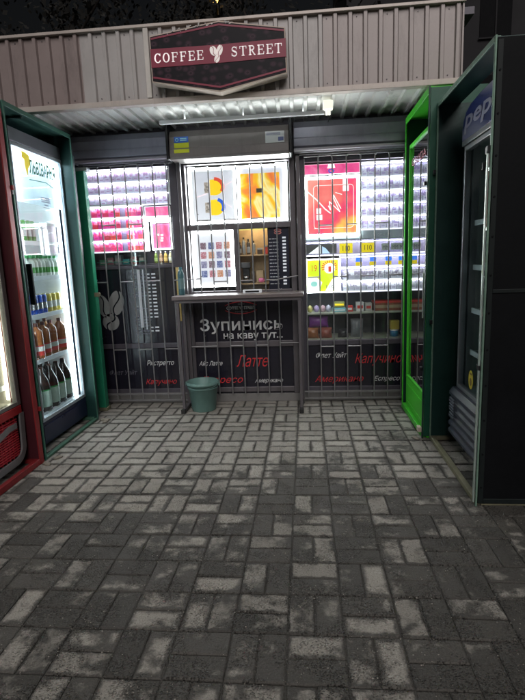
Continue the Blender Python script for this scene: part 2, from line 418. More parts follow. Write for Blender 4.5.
# lower panels with printed film
panels = {}
for nm, a, b, z0, z1 in (('left', -2.15, -1.30, .085, 1.40), ('mid', -1.145, -.140, .085, 1.06), ('right', .0, .945, .085, .575)):
    p = MB().box(a, b, 4.948, 4.99, z0, z1).build('facade_panel', M_film, K); panels[nm] = p
PLF = lambda: Plane((0, 4.947, 0), (1, 0, 0), (0, 0, 1))
pl = PLF()
# mid rails and skirting on the panels
MB().box(-1.145, -.140, 4.930, 4.947, .575, .635).build('panel_rail', M_midgrey, K, .003)
MB().box(-1.145, -.140, 4.930, 4.947, .105, .155).build('panel_rail', M_midgrey, K, .003)
MB().box(-2.15, -1.30, 4.930, 4.947, .585, .635).build('panel_rail', M_darkgrey, K, .003)
MB().box(-2.15, -1.30, 4.930, 4.947, .105, .150).build('panel_rail', M_darkgrey, K, .003)
MB().box(.0, .945, 4.930, 4.947, .105, .150).build('panel_rail', M_darkgrey, K, .003)
P = panels
text('lettering', 'Зупинись', pl, -1.088, .712, .845, .160, M_letter, P['mid'], bold=.02)
text('lettering', 'на каву тут...', pl, -.850, .640, .605, .078, M_letter, P['mid'], bold=.02)
text('lettering', 'Латте', pl, -.73, .365, .33, .125, M_letterr, P['mid'], shear=.35)
text('lettering', 'Айс Латте', pl, -1.12, .385, .245, .050, M_letter, P['mid'], shear=.35)
text('lettering', 'Еспресо', pl, -1.10, .180, .43, .090, M_letterr, P['mid'], shear=.35)
text('lettering', 'Американо', pl, -.545, .185, .29, .058, M_letter, P['mid'], shear=.35)
text('lettering', 'Флет Уайт', pl, -2.085, .300, .30, .055, mat('faint_letter', (.10, .10, .12)), P['left'], shear=.35)
text('lettering', 'Ристретто', pl, -1.675, .385, .29, .068, M_letter, P['left'], shear=.35)
text('lettering', 'Капучино', pl, -1.70, .180, .33, .075, M_letterr, P['left'], shear=.35)
text('lettering', 'Флет Уайт', pl, .085, .440, .31, .060, M_letter, P['right'], shear=.35)
text('lettering', 'Капучино', pl, .475, .355, .46, .125, M_letterr, P['right'], shear=.35)
text('lettering', 'Американо', pl, .070, .175, .49, .085, M_letterr, P['right'], shear=.35)
text('lettering', 'Еспресо', pl, .665, .185, .255, .062, M_letter, P['right'], shear=.35)
# round shop emblem on the middle panel
mb = MB(); stroke(mb, pl, arc(-.66, .80, .30, .235, 58, 122, 16), .007, .002); stroke(mb, pl, arc(-.66, 1.15, .30, .235, 238, 302, 16), .007, .002)
mb.build('emblem_arc', M_letterr, P['mid'])
text('emblem_lettering', 'COFFEE W STREET', pl, -.805, .960, .29, .030, M_letter, P['mid'], bold=.02)
text('emblem_lettering', 'TAKE IT', pl, -.69, 1.006, .07, .012, M_letterg, P['mid'])
text('emblem_lettering', 'to go and to stay', pl, -.72, .930, .13, .012, M_letterg, P['mid'])
# coffee beans
def bean(mb, pl, cx, cy, a, b, ang, th=.002, h=0, gap=.16, m=0):
    ca, sa = math.cos(R(ang)), math.sin(R(ang))
    T = lambda x, y: (cx+x*ca-y*sa, cy+x*sa+y*ca)
    for sgn in (1, -1):
        out = [(a*math.cos(t), b*math.sin(t)) for t in [math.pi*(.5-i/16) for i in range(17)]] if sgn == 1 else [(a*math.cos(t), b*math.sin(t)) for t in [math.pi*(.5+i/16) for i in range(17)]]
        out = [(x if abs(x) > a*gap*.6 else sgn*a*gap*.6, y) for x, y in out]
        mid = [(a*(.30*math.sin(2*math.pi*q*.5*1.0+0)*1.0)+sgn*a*gap*.6, b*q) for q in [-.9+1.8*i/12 for i in range(13)]]
        pts = out[1:-1]+(mid if sgn == 1 else mid[::-1])
        # outline ordered: outer from top to bottom, seam back up
        poly(mb, pl, [T(*q) for q in (out[1:-1]+(mid if sgn == 1 else mid))], th, h, m)
mb = MB(); bean(mb, pl, -1.945, 1.06, .078, .128, -12); bean(mb, pl, -2.085, 1.03, .068, .122, 18); bean(mb, pl, -2.02, .865, .088, .088, -25)
mb.build('bean_emblem', mat('bean_grey', (.24, .25, .25), .5), P['left'])
# ghostly menu lines on the left panel
mb = MB()
rnd = random.Random(8)
for i, z in enumerate([1.34, 1.31, 1.27, 1.24, 1.21, 1.15, 1.12, .99, .90, .87, .84, .81, .76, .73]):
    x = -1.76
    while x < -1.60:
        w = rnd.uniform(.012, .04); mb.box(x, min(x+w, -1.59), 4.9455, 4.947, z, z+.011); x += w+.008
mb.build('menu_line', mat('menu_line_dim', (.13, .14, .18)), P['left'])
# side menu strip with prices
mb = MB()
for i in range(17):
    if i in (13, 14): continue
    z = 1.335-i*.0362
    mb.box(-1.598, -1.575, 4.9435, 4.947, z, z+.014); mb.box(-1.555, -1.515, 4.9435, 4.947, z, z+.015)
mb.build('price_label', mat('price_white', (.75, .8, .9), .4), P['left'])
MB().box(-1.645, -1.635, 4.940, 4.947, .78, 1.39).box(-1.700, -1.672, 4.938, 4.947, .80, 1.39).build('panel_pale_bar', mat('pale_bar', (.55, .6, .66), .3), P['left'])  # two pale upright bars on the left panel
MB().box(-1.293, -1.262, 4.915, 4.9235, .86, 1.40).build('yellow_strip', mat('yellow_strip', (.55, .42, .16), .5, var=.25, scale=30), K)

# roller shutter boxes above the windows
def shbox(x0, x1, yf, z0, z1, m):
    prof = [(4.955, z0), (yf+.02, z0), (yf, z0+.02), (yf, z0+.085), (yf+.006, z0+.092), (yf+.006, z1-.06), (yf+.05, z1), (4.955, z1)]
    mb = MB().prism([(x0, y, z) for y, z in prof], (x1-x0, 0, 0)); o = mb.build('shutter_box', m, K, .003)
    return o
shbox(XL, -1.255, 4.80, 2.432, 2.66, M_shutter); shbox(-.085, 1.28, 4.80, 2.432, 2.67, M_shutter)
cb = shbox(-1.215, -.125, 4.68, 2.375, 2.625, M_shutter2)
for q in ((-1.24, -1.218, 4.66, 4.95, 2.37, 2.71), (-.122, -.098, 4.66, 4.95, 2.37, 2.71)): MB().box(*q).build('shutter_bracket', M_black, K, .006)
MB().box(-2.2, -1.26, 4.785, 4.95, 2.408, 2.431).box(-.085, .96, 4.785, 4.95, 2.408, 2.431).build('shutter_lip', mat('lip_grey', (.34, .32, .36), .35, .3), K, .003)
pb = Plane((0, 4.686, 0), (1, 0, 0), (0, 0, 1))
MB().box(-1.165, -1.035, 4.6835, 4.6855, 2.515, 2.565).build('blue_sticker', mat('sticker_blue', (.02, .12, .55), .4), cb)
MB().box(-1.17, -1.03, 4.6775, 4.6805, 2.425, 2.457).box(-1.168, -1.032, 4.6830, 4.6855, 2.470, 2.513).build('yellow_sticker', mat('sticker_yellow', (.65, .68, .02), .4), cb)
mb = MB(); stroke(mb, pb, arc(-1.14, 2.54, .013, .013, 0, 360, 12), .005, .002, .003); mb.box(-1.11, -1.05, 4.680, 4.6825, 2.545, 2.552).box(-1.11, -1.05, 4.680, 4.6825, 2.530, 2.537)
mb.build('sticker_print', mat('sticker_print', (.35, .7, .7)), cb)
MB().box(-.335, -.165, 4.6830, 4.6855, 2.470, 2.565).build('white_label', mat('label_white', (.62, .63, .64), .5), cb)
mb = MB()
for i in range(3): mb.box(-.325, -.20, 4.681, 4.6828, 2.550-i*.009, 2.553-i*.009)
mb.box(-.22, -.172, 4.681, 4.6828, 2.482, 2.515); mb.build('label_print', mat('label_print', (.12, .14, .3)), cb)

# grilles: loops of round bar, neighbouring pairs tied by short cross bars
def grille(xs, zt, zb, y, ties, par, name='window_grille', rail=True):
    mb = MB(); r = .0066
    for i, x in enumerate(xs): mb.tube((x, y, zb), (x, y, zt-.02), r, 0, 8)
    for i in range(len(xs)-1):
        if i % 2 == par: # inverted U over the pair
            a, b = xs[i], xs[i+1]; mb.path([(a, y, zt-.02), (a+.012, y, zt), (b-.012, y, zt), (b, y, zt-.02)], r)
        else: mb.tube((xs[i], y, zt-.005), (xs[i+1], y, zt-.005), r*.8)
    for k, z in enumerate(ties):
        for i in range(len(xs)-1):
            if i % 2 == (par+k) % 2: mb.tube((xs[i], y, z), (xs[i+1], y, z), r)
    if rail:
        mb.box(xs[0]-.04, xs[-1]+.05, y-.008, y+.008, zb+.065, zb+.08); mb.box(xs[0]-.04, xs[-1]+.05, y-.01, y+.01, zb-.004, zb+.012)
        mb.box(xs[0]-.04, xs[-1]+.05, y-.009, y+.009, zt+.012, zt+.027)
    for x in (xs[0], xs[-1]):
        for z in (.7, 1.3, 1.9): mb.tube((x, y, z), (x, 4.93, z), .005)
    return mb.build(name, M_bar, K)
grille([-2.12+.1355*k for k in range(7)]+[-1.20], 2.385, .045, 4.86, [1.83, 1.275, .585], 1)
grille([.004+.1302*k for k in range(8)], 2.37, .045, 4.86, [1.743, 1.258, .575], 1)
grille([-1.035, -.905, -.77, -.64, -.51, -.392, -.268], 2.33, .10, 4.875, [1.836, 1.247, .60], 0, rail=False)
for a, b in (((-1.20, 4.86, 1.28), (-1.035, 4.875, 1.28)), ((-.268, 4.875, 1.25), (-.06, 4.87, 1.28)), ((-.06, 4.86, .62), (-.268, 4.875, .62)), ((-1.2, 4.86, .60), (-1.035, 4.875, .60))): MB().tube(a, b, .006).build('grille_tie', M_bar, K)
for x in (-1.185, -.055): MB().box(x-.017, x+.017, 4.845, 4.879, .0, 2.38).build('grille_post', M_midgrey, K, .003)

# fluorescent fitting under the soffit
T = thing('tube_light', (-.5, 4.40, 2.66), 'long white tube light fixed under the ribbed canopy soffit', 'light')
MB().prism([(-1.21, 4.388, 2.606), (-1.21, 4.424, 2.606), (-1.21, 4.424, 2.620), (-1.21, 4.393, 2.612), (-1.21, 4.393, 2.634), (-1.21, 4.388, 2.634)], (1.39, 0, 0)).build('housing', M_white, T, .001)
for x in (-1.0, -.5, 0.0): MB().box(x, x+.012, 4.412, 4.422, 2.620, 2.702).build('hanger', M_white, T)
MB().tube((-1.20, 4.405, 2.626), (.16, 4.405, 2.626), .006, 0, 12).build('tube', lamp('tube_glow', (.95, 1, .98), 8), T)
MB().box(.17, .25, 4.37, 4.44, 2.640, 2.706).tube((.21, 4.405, 2.60), (.21, 4.405, 2.640), .022, 0, 12).build('end_cap', mat('cap_plastic', (.6, .6, .52), .4, emit=(1, 1, .85), es=.35), T, .003)
# cable with a little hanger
C = MB().path([(.21, 4.40, 2.60), (.215, 4.40, 2.57), (.21, 4.405, 2.54)], .003).build('cable', M_black, T)

# ------------------------------------------------------------------ big hexagonal shop sign
G = thing('shop_sign', (-.62, 4.08, 2.72), 'hexagonal burgundy coffee sign with bean logo on the ribbed fascia', 'sign')
hexa = [(-1.152, 2.825), (-.624, 2.722), (-.108, 2.822), (-.115, 3.138), (-.612, 3.219), (-1.151, 3.150)]
yF = 4.06
MB().prism([(x, yF, z) for x, z in hexa], (0, .105, 0)).build('sign_box', mat('sign_return', (.62, .50, .42), .45, 0, .1, 8), G, .004)
ps = Plane((0, yF, 0), (1, 0, 0), (0, 0, 1))
cxh, czh = -.63, 2.975
ins = [(cxh+(x-cxh)*.985, czh+(z-czh)*.955) for x, z in hexa]
def bean_print():
    m = bpy.data.materials.new('roast_bean_print'); m.use_nodes = True; t = m.node_tree; N = t.nodes; L = t.links; b = N['Principled BSDF']
    tc = N.new('ShaderNodeTexCoord'); mp = N.new('ShaderNodeMapping'); mp.inputs['Scale'].default_value = (1, 1, 1.35); mp.inputs['Rotation'].default_value = (0, .5, 0)
    v = N.new('ShaderNodeTexVoronoi'); v.inputs['Scale'].default_value = 15; v.inputs['Randomness'].default_value = .85
    L.new(tc.outputs['Object'], mp.inputs[0]); L.new(mp.outputs[0], v.inputs['Vector'])
    cr = N.new('ShaderNodeValToRGB'); e = cr.color_ramp.elements
    e[0].position = 0; e[0].color = (.075, .035, .055, 1); e[1].position = .50; e[1].color = (.006, .004, .008, 1)
    x = e.new(.10); x.color = (.006, .003, .006, 1); x = e.new(.2); x.color = (.060, .028, .045, 1); x = e.new(.40); x.color = (.022, .011, .018, 1)
    L.new(v.outputs['Distance'], cr.inputs[0]); L.new(cr.outputs[0], b.inputs['Base Color']); b.inputs['Roughness'].default_value = .45; b.inputs['Specular IOR Level'].default_value = .2
    return m
mb = MB(); poly(mb, ps, ins, .003); mb.build('printed_face', bean_print(), G)
M_pink = mat('burgundy_band', (.27, .013, .048), .4, var=.08)
mb = MB(); poly(mb, ps, [(-1.147, 2.925), (-.622, 2.925), (-.112, 2.935), (-.112, 3.060), (-.622, 3.052), (-1.147, 3.056)], .004, .003)
mb.build('band', M_pink, G)
mb = MB()
for off, (a, b, c) in ((0, ((-1.135, 3.128), (-.612, 3.190), (-.125, 3.116))), (1, ((-1.137, 2.856), (-.622, 2.756), (-.12, 2.850)))):
    stroke(mb, ps, [a, b, c], .013, .002, .004)
mb.build('outline', M_pink, G)
def serif(mb, ch, x, z, w, h, pl, th=.003, lift=.008):
    T, t = h*.16, h*.075
    def q(pts, wd): stroke(mb, pl, [(x+a*w, z+b*h) for a, b in pts], wd, th, lift)
    if ch in 'CO':
        rng = (40, 320) if ch == 'C' else (0, 360)
        pts = arc(.5, .5, .42, .47, *rng, 22)
        for i in range(len(pts)-1):
            k = abs((pts[i][0]+pts[i+1][0])/2-.5)/.42
            q([pts[i], pts[i+1]], t+(T-t)*k)
        if ch == 'C': q([(.86, .97), (.86, .72)], t); q([(.86, .28), (.84, .15)], t)
    elif ch in 'FE':
        q([(.25, .02), (.25, .98)], T); q([(.05, .97), (.92, .97)], t); q([(.90, .97), (.92, .74)], t); q([(.25, .52), (.72, .52)], t); q([(.72, .62), (.72, .42)], t)
        if ch == 'E': q([(.05, .03), (.92, .03)], t); q([(.91, .03), (.95, .27)], t)
        else: q([(.05, .03), (.48, .03)], t)
    elif ch == 'T':
        q([(.5, .02), (.5, .98)], T); q([(.04, .97), (.96, .97)], t); q([(.05, .97), (.05, .74)], t); q([(.95, .97), (.95, .74)], t); q([(.3, .03), (.7, .03)], t)
    elif ch == 'R':
        q([(.25, .02), (.25, .98)], T); q([(.05, .97), (.5, .97)], t); q([(.05, .03), (.45, .03)], t)
        q([(a, b) for a, b in arc(.48, .74, .30, .22, 90, -90, 10)], T*.8); q([(.48, .52), (.25, .52)], t); q([(.48, .52), (.86, .04)], T*.8); q([(.82, .03), (1, .03)], t)
    elif ch == 'S':
        q(arc(.5, .73, .30, .24, 40, 265, 10), t*1.3); q(arc(.5, .27, .32, .25, 90, -140, 10), T*.75); q([(.3, .62), (.7, .40)], T)
        q([(.82, .97), (.80, .72)], t); q([(.16, .30), (.16, .05)], t)
mb = MB(); n = 6
for i, ch in enumerate('COFFEE'): serif(mb, ch, -1.118+i*.0655, 2.955, .052, .066, ps)
for i, ch in enumerate('STREET'): serif(mb, ch, -.528+i*.0665, 2.962, .053, .066, ps)
mb.build('sign_lettering', mat('sign_letter_white', (.85, .80, .80), .4, emit=(1, .9, .9), es=.12), G)
mb = MB(); bean(mb, ps, -.660, 3.010, .026, .036, 25, .003, .008); bean(mb, ps, -.612, 3.012, .022, .038, -15, .003, .008); bean(mb, ps, -.635, 2.955, .020, .030, -20, .003, .008)
mb.build('bean_logo', mat('bean_cream', (.80, .72, .70), .4, emit=(1, .9, .85), es=.12), G)
# frayed film flakes along the upper edge
mb = MB(); rnd = random.Random(2)
for i in range(26):
    t = rnd.uniform(.12, .62); x = -1.151+t*1.03; z = 3.150+(.069*min(1, (x+1.151)/.539) if x < -.612 else .069-(x+.612)/.5*.081)
    z += rnd.uniform(-.022, .008); a = rnd.uniform(.003, .011)
    mb.prism([(x, yF-.004, z), (x+a*rnd.uniform(.6, 2.2), yF-.004, z+a*.3), (x+a, yF-.004, z+a), (x-a*.4, yF-.004, z+a*.6)], (0, .003, 0))
mb.build('peeling_edge', mat('peel_white', (.7, .68, .66)), G)

# ------------------------------------------------------------------ light boxes in the windows
M_glow = lamp('lightbox_glow', (.93, .97, 1), 32)
M_glow2 = lamp('lightbox_glow_soft', (.84, .84, 1), .42)
def lightbox(label, x0, x1, z0, z1, y, bw, border=None, group=None, back=None, name='light_box'):
    t = thing(name, ((x0+x1)/2, y, z0), label, 'light box', group)
    MB().box(x0, x1, y+.012, y+.05, z0, z1).build('case', M_white, t)
    MB().box(x0, x1, y, y+.012, z1-bw, z1).box(x0, x1, y, y+.012, z0, z0+bw).box(x0, x0+bw, y, y+.012, z0+bw, z1-bw).box(x1-bw, x1, y, y+.012, z0+bw, z1-bw).build('border', border or M_glow, t)
    MB().box(x0+bw, x1-bw, y+.004, y+.0115, z0+bw, z1-bw).build('screen', back or M_glow2, t)
    return t
Y1 = 4.985
t = lightbox('white light box with two yellow half discs beside the orange one', -1.128, -.650, 1.812, 2.350, Y1, .024)
pl1 = Plane((0, Y1+.004, 0), (1, 0, 0), (0, 0, 1))
mb = MB(); stroke(mb, pl1, [(-1.085, 1.85), (-1.085, 2.30), (-.69, 2.30), (-.69, 1.85), (-1.085, 1.85)], .012, .001)
mb.build('inner_frame', lamp('grey_glow', (.55, .60, .66), .4), t)
M_yel = lamp('yellow_glow', (1, .62, .01), .6, (.8, .6, .02)); M_redg = lamp('red_glow', (.85, .10, .05), .5, (.6, .05, .03)); M_blug = lamp('blue_glow', (.03, .14, .75), .5, (.02, .08, .5))
for zc, arcmat in ((2.155, M_redg), (1.965, M_blug)):
    mb = MB(); poly(mb, pl1, [(-.915, zc-.072), (-.875, zc-.075)]+arc(-.870, zc, .085, .075, -88, 88, 16)+[(-.915, zc+.072)], .002); mb.build('yellow_disc', M_yel, t)
    mb = MB(); stroke(mb, pl1, arc(-.872, zc+.003, .083, .075, 85 if arcmat is M_redg else 66, -30, 14), .032, .002, .003); mb.build('coloured_arc', arcmat, t)
    mb = MB(); poly(mb, pl1, [(-.972, zc-.05), (-.918, zc-.05), (-.918, zc+.05), (-.972, zc+.05)], .002)
    mb.build('small_photo', artwork('tiny_photo', [(.35, (.25, .22, .2)), (.5, (.6, .5, .42)), (.65, (.85, .8, .8))], 40, 1, .5), t)
mb = MB(); stroke(mb, pl1, [(-1.05, 2.07), (-.98, 2.09), (-.95, 2.10)], .006, .001, .001); stroke(mb, pl1, [(-.76, 2.17), (-.70, 2.20)], .008, .001, .001); stroke(mb, pl1, [(-.77, 2.0), (-.71, 1.96)], .005, .001, .001)
mb.build('thin_line', lamp('pink_line', (.9, .55, .62), .8), t)
t = lightbox('light box with orange and yellow swirling poster beside the half discs', -.646, -.160, 1.812, 2.350, Y1, .024)
mb = MB(); poly(mb, pl1, [(-.615, 1.845), (-.235, 1.845), (-.235, 2.265), (-.615, 2.265)], .0015)
mb.build('poster', artwork('orange_swirl', [(.30, (.80, .12, .05)), (.40, (.95, .28, .05)), (.47, (1, .58, .02)), (.53, (1, .88, .40)), (.60, (1, .55, .02)), (.68, (.85, .16, .08))], 1.9, 1.6, .9, 'noise'), t)
MB().box(-.462, -.395, Y1-.002, Y1+.0022, 2.085, 2.125).build('grey_tag', mat('tag_grey', (.2, .18, .14)), t)
t = lightbox('tall white light box of small photo tiles beside the serving hatch', -1.130, -.705, 1.190, 1.738, Y1, .016)
mb = MB(); rnd = random.Random(6); mt = []
cols = [(.16, .10, .13), (.10, .12, .26), (.36, .13, .16), (.42, .20, .12), (.18, .17, .28)]
mats5 = [artwork('tile_%s' % q, [(.3, cols[i]), (.5, tuple(min(1, c*1.6) for c in cols[i])), (.8, (.7, .7, .8))], 60, .5, .6) for i, q in enumerate(('brown', 'navy', 'rose', 'amber', 'slate'))]
for r in range(4):
    for c in range(4):
        x = -1.045+c*.080; z = 1.575-r*.092
        mb.box(x, x+.056, Y1-.001, Y1+.0035, z-.010, z+.056, (r*2+c) % 5)
mb.build('photo_tile', mats5, t)
mb = MB()
for r in range(4):
    for c in range(3): mb.box(-.988+c*.080, -.980+c*.080, Y1-.001, Y1+.0035, 1.575-r*.092, 1.62-r*.092)
mb.build('tile_caption', lamp('caption_grey', (.45, .5, .6), .3), t)

# red poster box, right bay
t = lightbox('red and orange poster light box with white swirl lines in the right window', .004, .530, 1.640, 2.205, Y1, .026, border=lamp('bright_border', (.90, 1, .97), 32))
mb = MB(); poly(mb, pl1, [(.03, 1.665), (.503, 1.665), (.503, 2.18), (.03, 2.18)], .0015)
def grad_poster():
    m = bpy.data.materials.new('red_poster_film'); m.use_nodes = True; q = m.node_tree; N = q.nodes; L = q.links; b = N['Principled BSDF']
    tc = N.new('ShaderNodeTexCoord'); sp = N.new('ShaderNodeSeparateXYZ'); L.new(tc.outputs['Generated'], sp.inputs[0])
    no = N.new('ShaderNodeTexNoise'); no.inputs['Scale'].default_value = 2.5; L.new(tc.outputs['Generated'], no.inputs['Vector'])
    a = N.new('ShaderNodeMath'); a.operation = 'SUBTRACT'; L.new(sp.outputs[0], a.inputs[0]); L.new(sp.outputs[2], a.inputs[1])
    c = N.new('ShaderNodeMath'); c.operation = 'MULTIPLY_ADD'; c.inputs[1].default_value = .5; L.new(a.outputs[0], c.inputs[0])
    d = N.new('ShaderNodeMath'); d.operation = 'ADD'; d.inputs[1].default_value = 0; L.new(no.outputs['Fac'], d.inputs[0]); L.new(d.outputs[0], c.inputs[2])
    cr = N.new('ShaderNodeValToRGB'); e = cr.color_ramp.elements; e[0].position = .15; e[0].color = (.90, .26, .22, 1); e[1].position = .98; e[1].color = (1, .50, .10, 1)
    x = e.new(.38); x.color = (.85, .14, .14, 1); x = e.new(.6); x.color = (.80, .05, .15, 1); x = e.new(.8); x.color = (.88, .13, .12, 1)
    L.new(c.outputs[0], cr.inputs[0]); L.new(cr.outputs[0], b.inputs['Emission Color']); L.new(cr.outputs[0], b.inputs['Base Color'])
    b.inputs['Emission Strength'].default_value = .36; return m
mb.build('poster', grad_poster(), t)
M_wl = lamp('white_line_glow', (1, .82, .80), 1.0)
mb = MB()
rr = [(.09, 1.72), (.44, 1.72)]+arc(.44, 1.75, .03, .03, -90, 0, 5)+arc(.44, 2.09, .03, .03, 0, 90, 5)+arc(.12, 2.09, .03, .03, 90, 180, 5)+arc(.12, 1.75, .03, .03, 180, 270, 5)
stroke(mb, pl1, rr, .004, .001, .0016)
stroke(mb, pl1, [(.033, 2.07), (.12, 1.99), (.20, 1.90), (.25, 1.86)], .010, .001, .0017); stroke(mb, pl1, [(.23, 1.93), (.25, 1.89), (.24, 1.97), (.34, 1.87), (.28, 2.0), (.28, 2.03), (.35, 1.90)], .008, .001, .0018)
stroke(mb, pl1, [(.30, 2.05), (.36, 2.03)], .006, .001, .0019)
mb.build('swirl_line', M_wl, t)
mb = MB()
for x, z in ((.37, 2.06), (.115, 1.80)):
    for i in range(2): mb.box(x, x+.055-.01*i, Y1-.002, Y1+.0028, z+.06*i, z+.05+.06*i)
mb.build('cup_mark', lamp('white_mark', (1, .85, .85), 1), t)
t = lightbox('magenta header strip with blue and white mark above the red poster', .004, .530, 2.222, 2.315, Y1, .004, border=lamp('pink_border', (1, .5, .65), .9), back=artwork('magenta_film', [(.3, (.75, .03, .22)), (.55, (.95, .12, .35)), (.75, (.95, .35, .55))], 5, 1, .95), name='header_strip')
mb = MB(); poly(mb, pl1, [(.225, 2.275), (.30, 2.275), (.29, 2.312), (.235, 2.312)], .002); stroke(mb, pl1, arc(.262, 2.25, .024, .016, 0, 360, 12), .010, .002, .001, 1)
mb.build('crest', [lamp('white_mark', (1, .9, .9), 1), M_blug], t)
# pink poster box, left bay
t = lightbox('small pink poster light box right of the left pink packs', -1.535, -1.335, 1.580, 1.850, Y1, .010, back=artwork('pink_film', [(.3, (.95, .25, .45)), (.5, (.90, .10, .25)), (.7, (.85, .35, .75))], 4, 1, .95))
mb = MB()
for x, z in ((-1.48, 1.72), (-1.44, 1.715), (-1.44, 1.685), (-1.445, 1.66)): mb.box(x, x+.025, Y1-.001, Y1+.0035, z, z+.018)
mb.build('white_mark', M_wl, t)
t = lightbox('pink backlit strip with dark line drawing above the small pink poster', -1.585, -1.335, 1.905, 2.005, Y1, .006, border=lamp('lilac_border', (.9, .8, 1), 1), back=artwork('pink_film_b', [(.35, (.92, .10, .30)), (.5, (.95, .18, .40)), (.75, (.95, .5, .62))], 6, 1, .95), name='header_strip')
t = thing('light_bar', (-1.45, Y1, 1.865), 'white lit bar between the pink strip and pink poster', 'light')
MB().box(-1.600, -1.335, Y1, Y1+.02, 1.865, 1.892).build('diffuser', M_glow, t)
MB().box(-1.600, -1.335, Y1+.02, Y1+.04, 1.86, 1.897).build('housing', M_white, t)
t = thing('light_bar', (-1.58, Y1, 1.575), 'upright white lit bar left of the small pink poster', 'light')
MB().box(-1.600, -1.572, Y1, Y1+.02, 1.575, 1.855).build('diffuser', M_glow, t)
MB().box(-1.604, -1.568, Y1+.02, Y1+.04, 1.575, 1.855).build('housing', M_white, t)
# yellow-green offer poster, right bay
t = lightbox('yellow green offer poster with red sun below the red poster', .004, .330, 1.098, 1.428, Y1, .008, back=artwork('lime_film', [(.3, (.55, .85, .02)), (.5, (.75, .90, .03)), (.7, (.85, .95, .2))], 3, 1, .95))
mb = MB(); poly(mb, pl1, arc(.235, 1.335, .055, .050, 0, 350, 18), .002); poly(mb, pl1, [(.02, 1.115), (.13, 1.115), (.16, 1.20), (.10, 1.255), (.02, 1.255)], .002); poly(mb, pl1, [(.19, 1.115), (.315, 1.115), (.315, 1.25), (.26, 1.23)], .002)
mb.build('white_patch', lamp('white_mark2', (.95, 1, .95), 1), t)
mb = MB()
for i in range(13):
    a = R(-20+i*220/12); c, s_ = math.cos(a), math.sin(a); stroke(mb, pl1, [(.235+.050*c, 1.345+.045*s_), (.235+.078*c, 1.345+.070*s_)], .009, .002, .0025)
mb.box(.222, .25, Y1-.001, Y1+.001, 1.30, 1.355); mb.build('red_rays', M_redg, t)
mb = MB(); poly(mb, pl1, arc(.08, 1.185, .035, .028, 0, 350, 14), .002, .0022); mb.build('teal_blob', lamp('teal_glow', (.1, .5, .45), .8), t)
text('price_digits', '19', pl1, .06, 1.31, .05, .06, M_redg, t, lift=.001)
text('price_digits', '110', pl1, .20, 1.14, .07, .03, mat('digit_grey', (.25, .25, .3)), t, lift=.0025)

# ------------------------------------------------------------------ display racks and packs
def pack_mat(name, body, pic, picfrac=.52):
    m = bpy.data.materials.new(name); m.use_nodes = True; q = m.node_tree; N = q.nodes; L = q.links; b = N['Principled BSDF']
    tc = N.new('ShaderNodeTexCoord'); oi = N.new('ShaderNodeObjectInfo'); sp = N.new('ShaderNodeSeparateXYZ'); L.new(tc.outputs['Generated'], sp.inputs[0])
    ad = N.new('ShaderNodeVectorMath'); ad.operation = 'ADD'; cm = N.new('ShaderNodeCombineXYZ')
    mu = N.new('ShaderNodeMath'); mu.operation = 'MULTIPLY'; mu.inputs[1].default_value = 37; L.new(oi.outputs['Random'], mu.inputs[0])
    for i in range(3): L.new(mu.outputs[0], cm.inputs[i])
    L.new(tc.outputs['Generated'], ad.inputs[0]); L.new(cm.outputs[0], ad.inputs[1])
    no = N.new('ShaderNodeTexNoise'); no.inputs['Scale'].default_value = 1.9; no.inputs['Detail'].default_value = 1; L.new(ad.outputs[0], no.inputs['Vector'])
    cr = N.new('ShaderNodeValToRGB'); e = cr.color_ramp.elements; e[0].position = .44; e[0].color = (*pic[0], 1); e[1].position = .54; e[1].color = (*pic[1], 1); L.new(no.outputs['Fac'], cr.inputs[0])
    gt = N.new('ShaderNodeMath'); gt.operation = 'GREATER_THAN'; gt.inputs[1].default_value = 1-picfrac; L.new(sp.outputs[2], gt.inputs[0])
    hs = N.new('ShaderNodeHueSaturation'); hs.inputs['Color'].default_value = (*body, 1)
    mr = N.new('ShaderNodeMapRange'); mr.inputs['To Min'].default_value = .65; mr.inputs['To Max'].default_value = 1.1; L.new(oi.outputs['Random'], mr.inputs['Value']); L.new(mr.outputs[0], hs.inputs['Value'])
    mx = N.new('ShaderNodeMix'); mx.data_type = 'RGBA'; L.new(gt.outputs[0], mx.inputs['Factor']); L.new(hs.outputs[0], mx.inputs['A']); L.new(cr.outputs[0], mx.inputs['B'])
    h2 = N.new('ShaderNodeMapRange'); h2.inputs['To Min'].default_value = .455; h2.inputs['To Max'].default_value = .55
    r2_ = N.new('ShaderNodeMath'); r2_.operation = 'FRACT'; L.new(mu.outputs[0], r2_.inputs[0]); L.new(r2_.outputs[0], h2.inputs['Value']); L.new(h2.outputs[0], hs.inputs['Hue'])
    bd = N.new('ShaderNodeMath'); bd.operation = 'COMPARE'; bd.inputs[1].default_value = .27; bd.inputs[2].default_value = .06; L.new(sp.outputs[2], bd.inputs[0])
    cx_ = N.new('ShaderNodeMath'); cx_.operation = 'COMPARE'; cx_.inputs[1].default_value = .5; cx_.inputs[2].default_value = .3; L.new(sp.outputs[0], cx_.inputs[0])
    an = N.new('ShaderNodeMath'); an.operation = 'MULTIPLY'; L.new(bd.outputs[0], an.inputs[0]); L.new(cx_.outputs[0], an.inputs[1])
    m3 = N.new('ShaderNodeMix'); m3.data_type = 'RGBA'; L.new(an.outputs[0], m3.inputs['Factor']); L.new(mx.outputs['Result'], m3.inputs['A']); m3.inputs['B'].default_value = (*pic[0], 1)
    L.new(m3.outputs['Result'], b.inputs['Base Color']); b.inputs['Roughness'].default_value = .35
    return m
PKW = pack_mat('pack_white', (.74, .71, .90), ((.50, .33, .55), (.80, .76, .95)))
PKP = pack_mat('pack_pink', (.88, .08, .24), ((.82, .05, .18), (.92, .28, .45)))
PKB = pack_mat('pack_lilac', (.74, .75, .92), ((.42, .34, .62), (.80, .82, .96)))
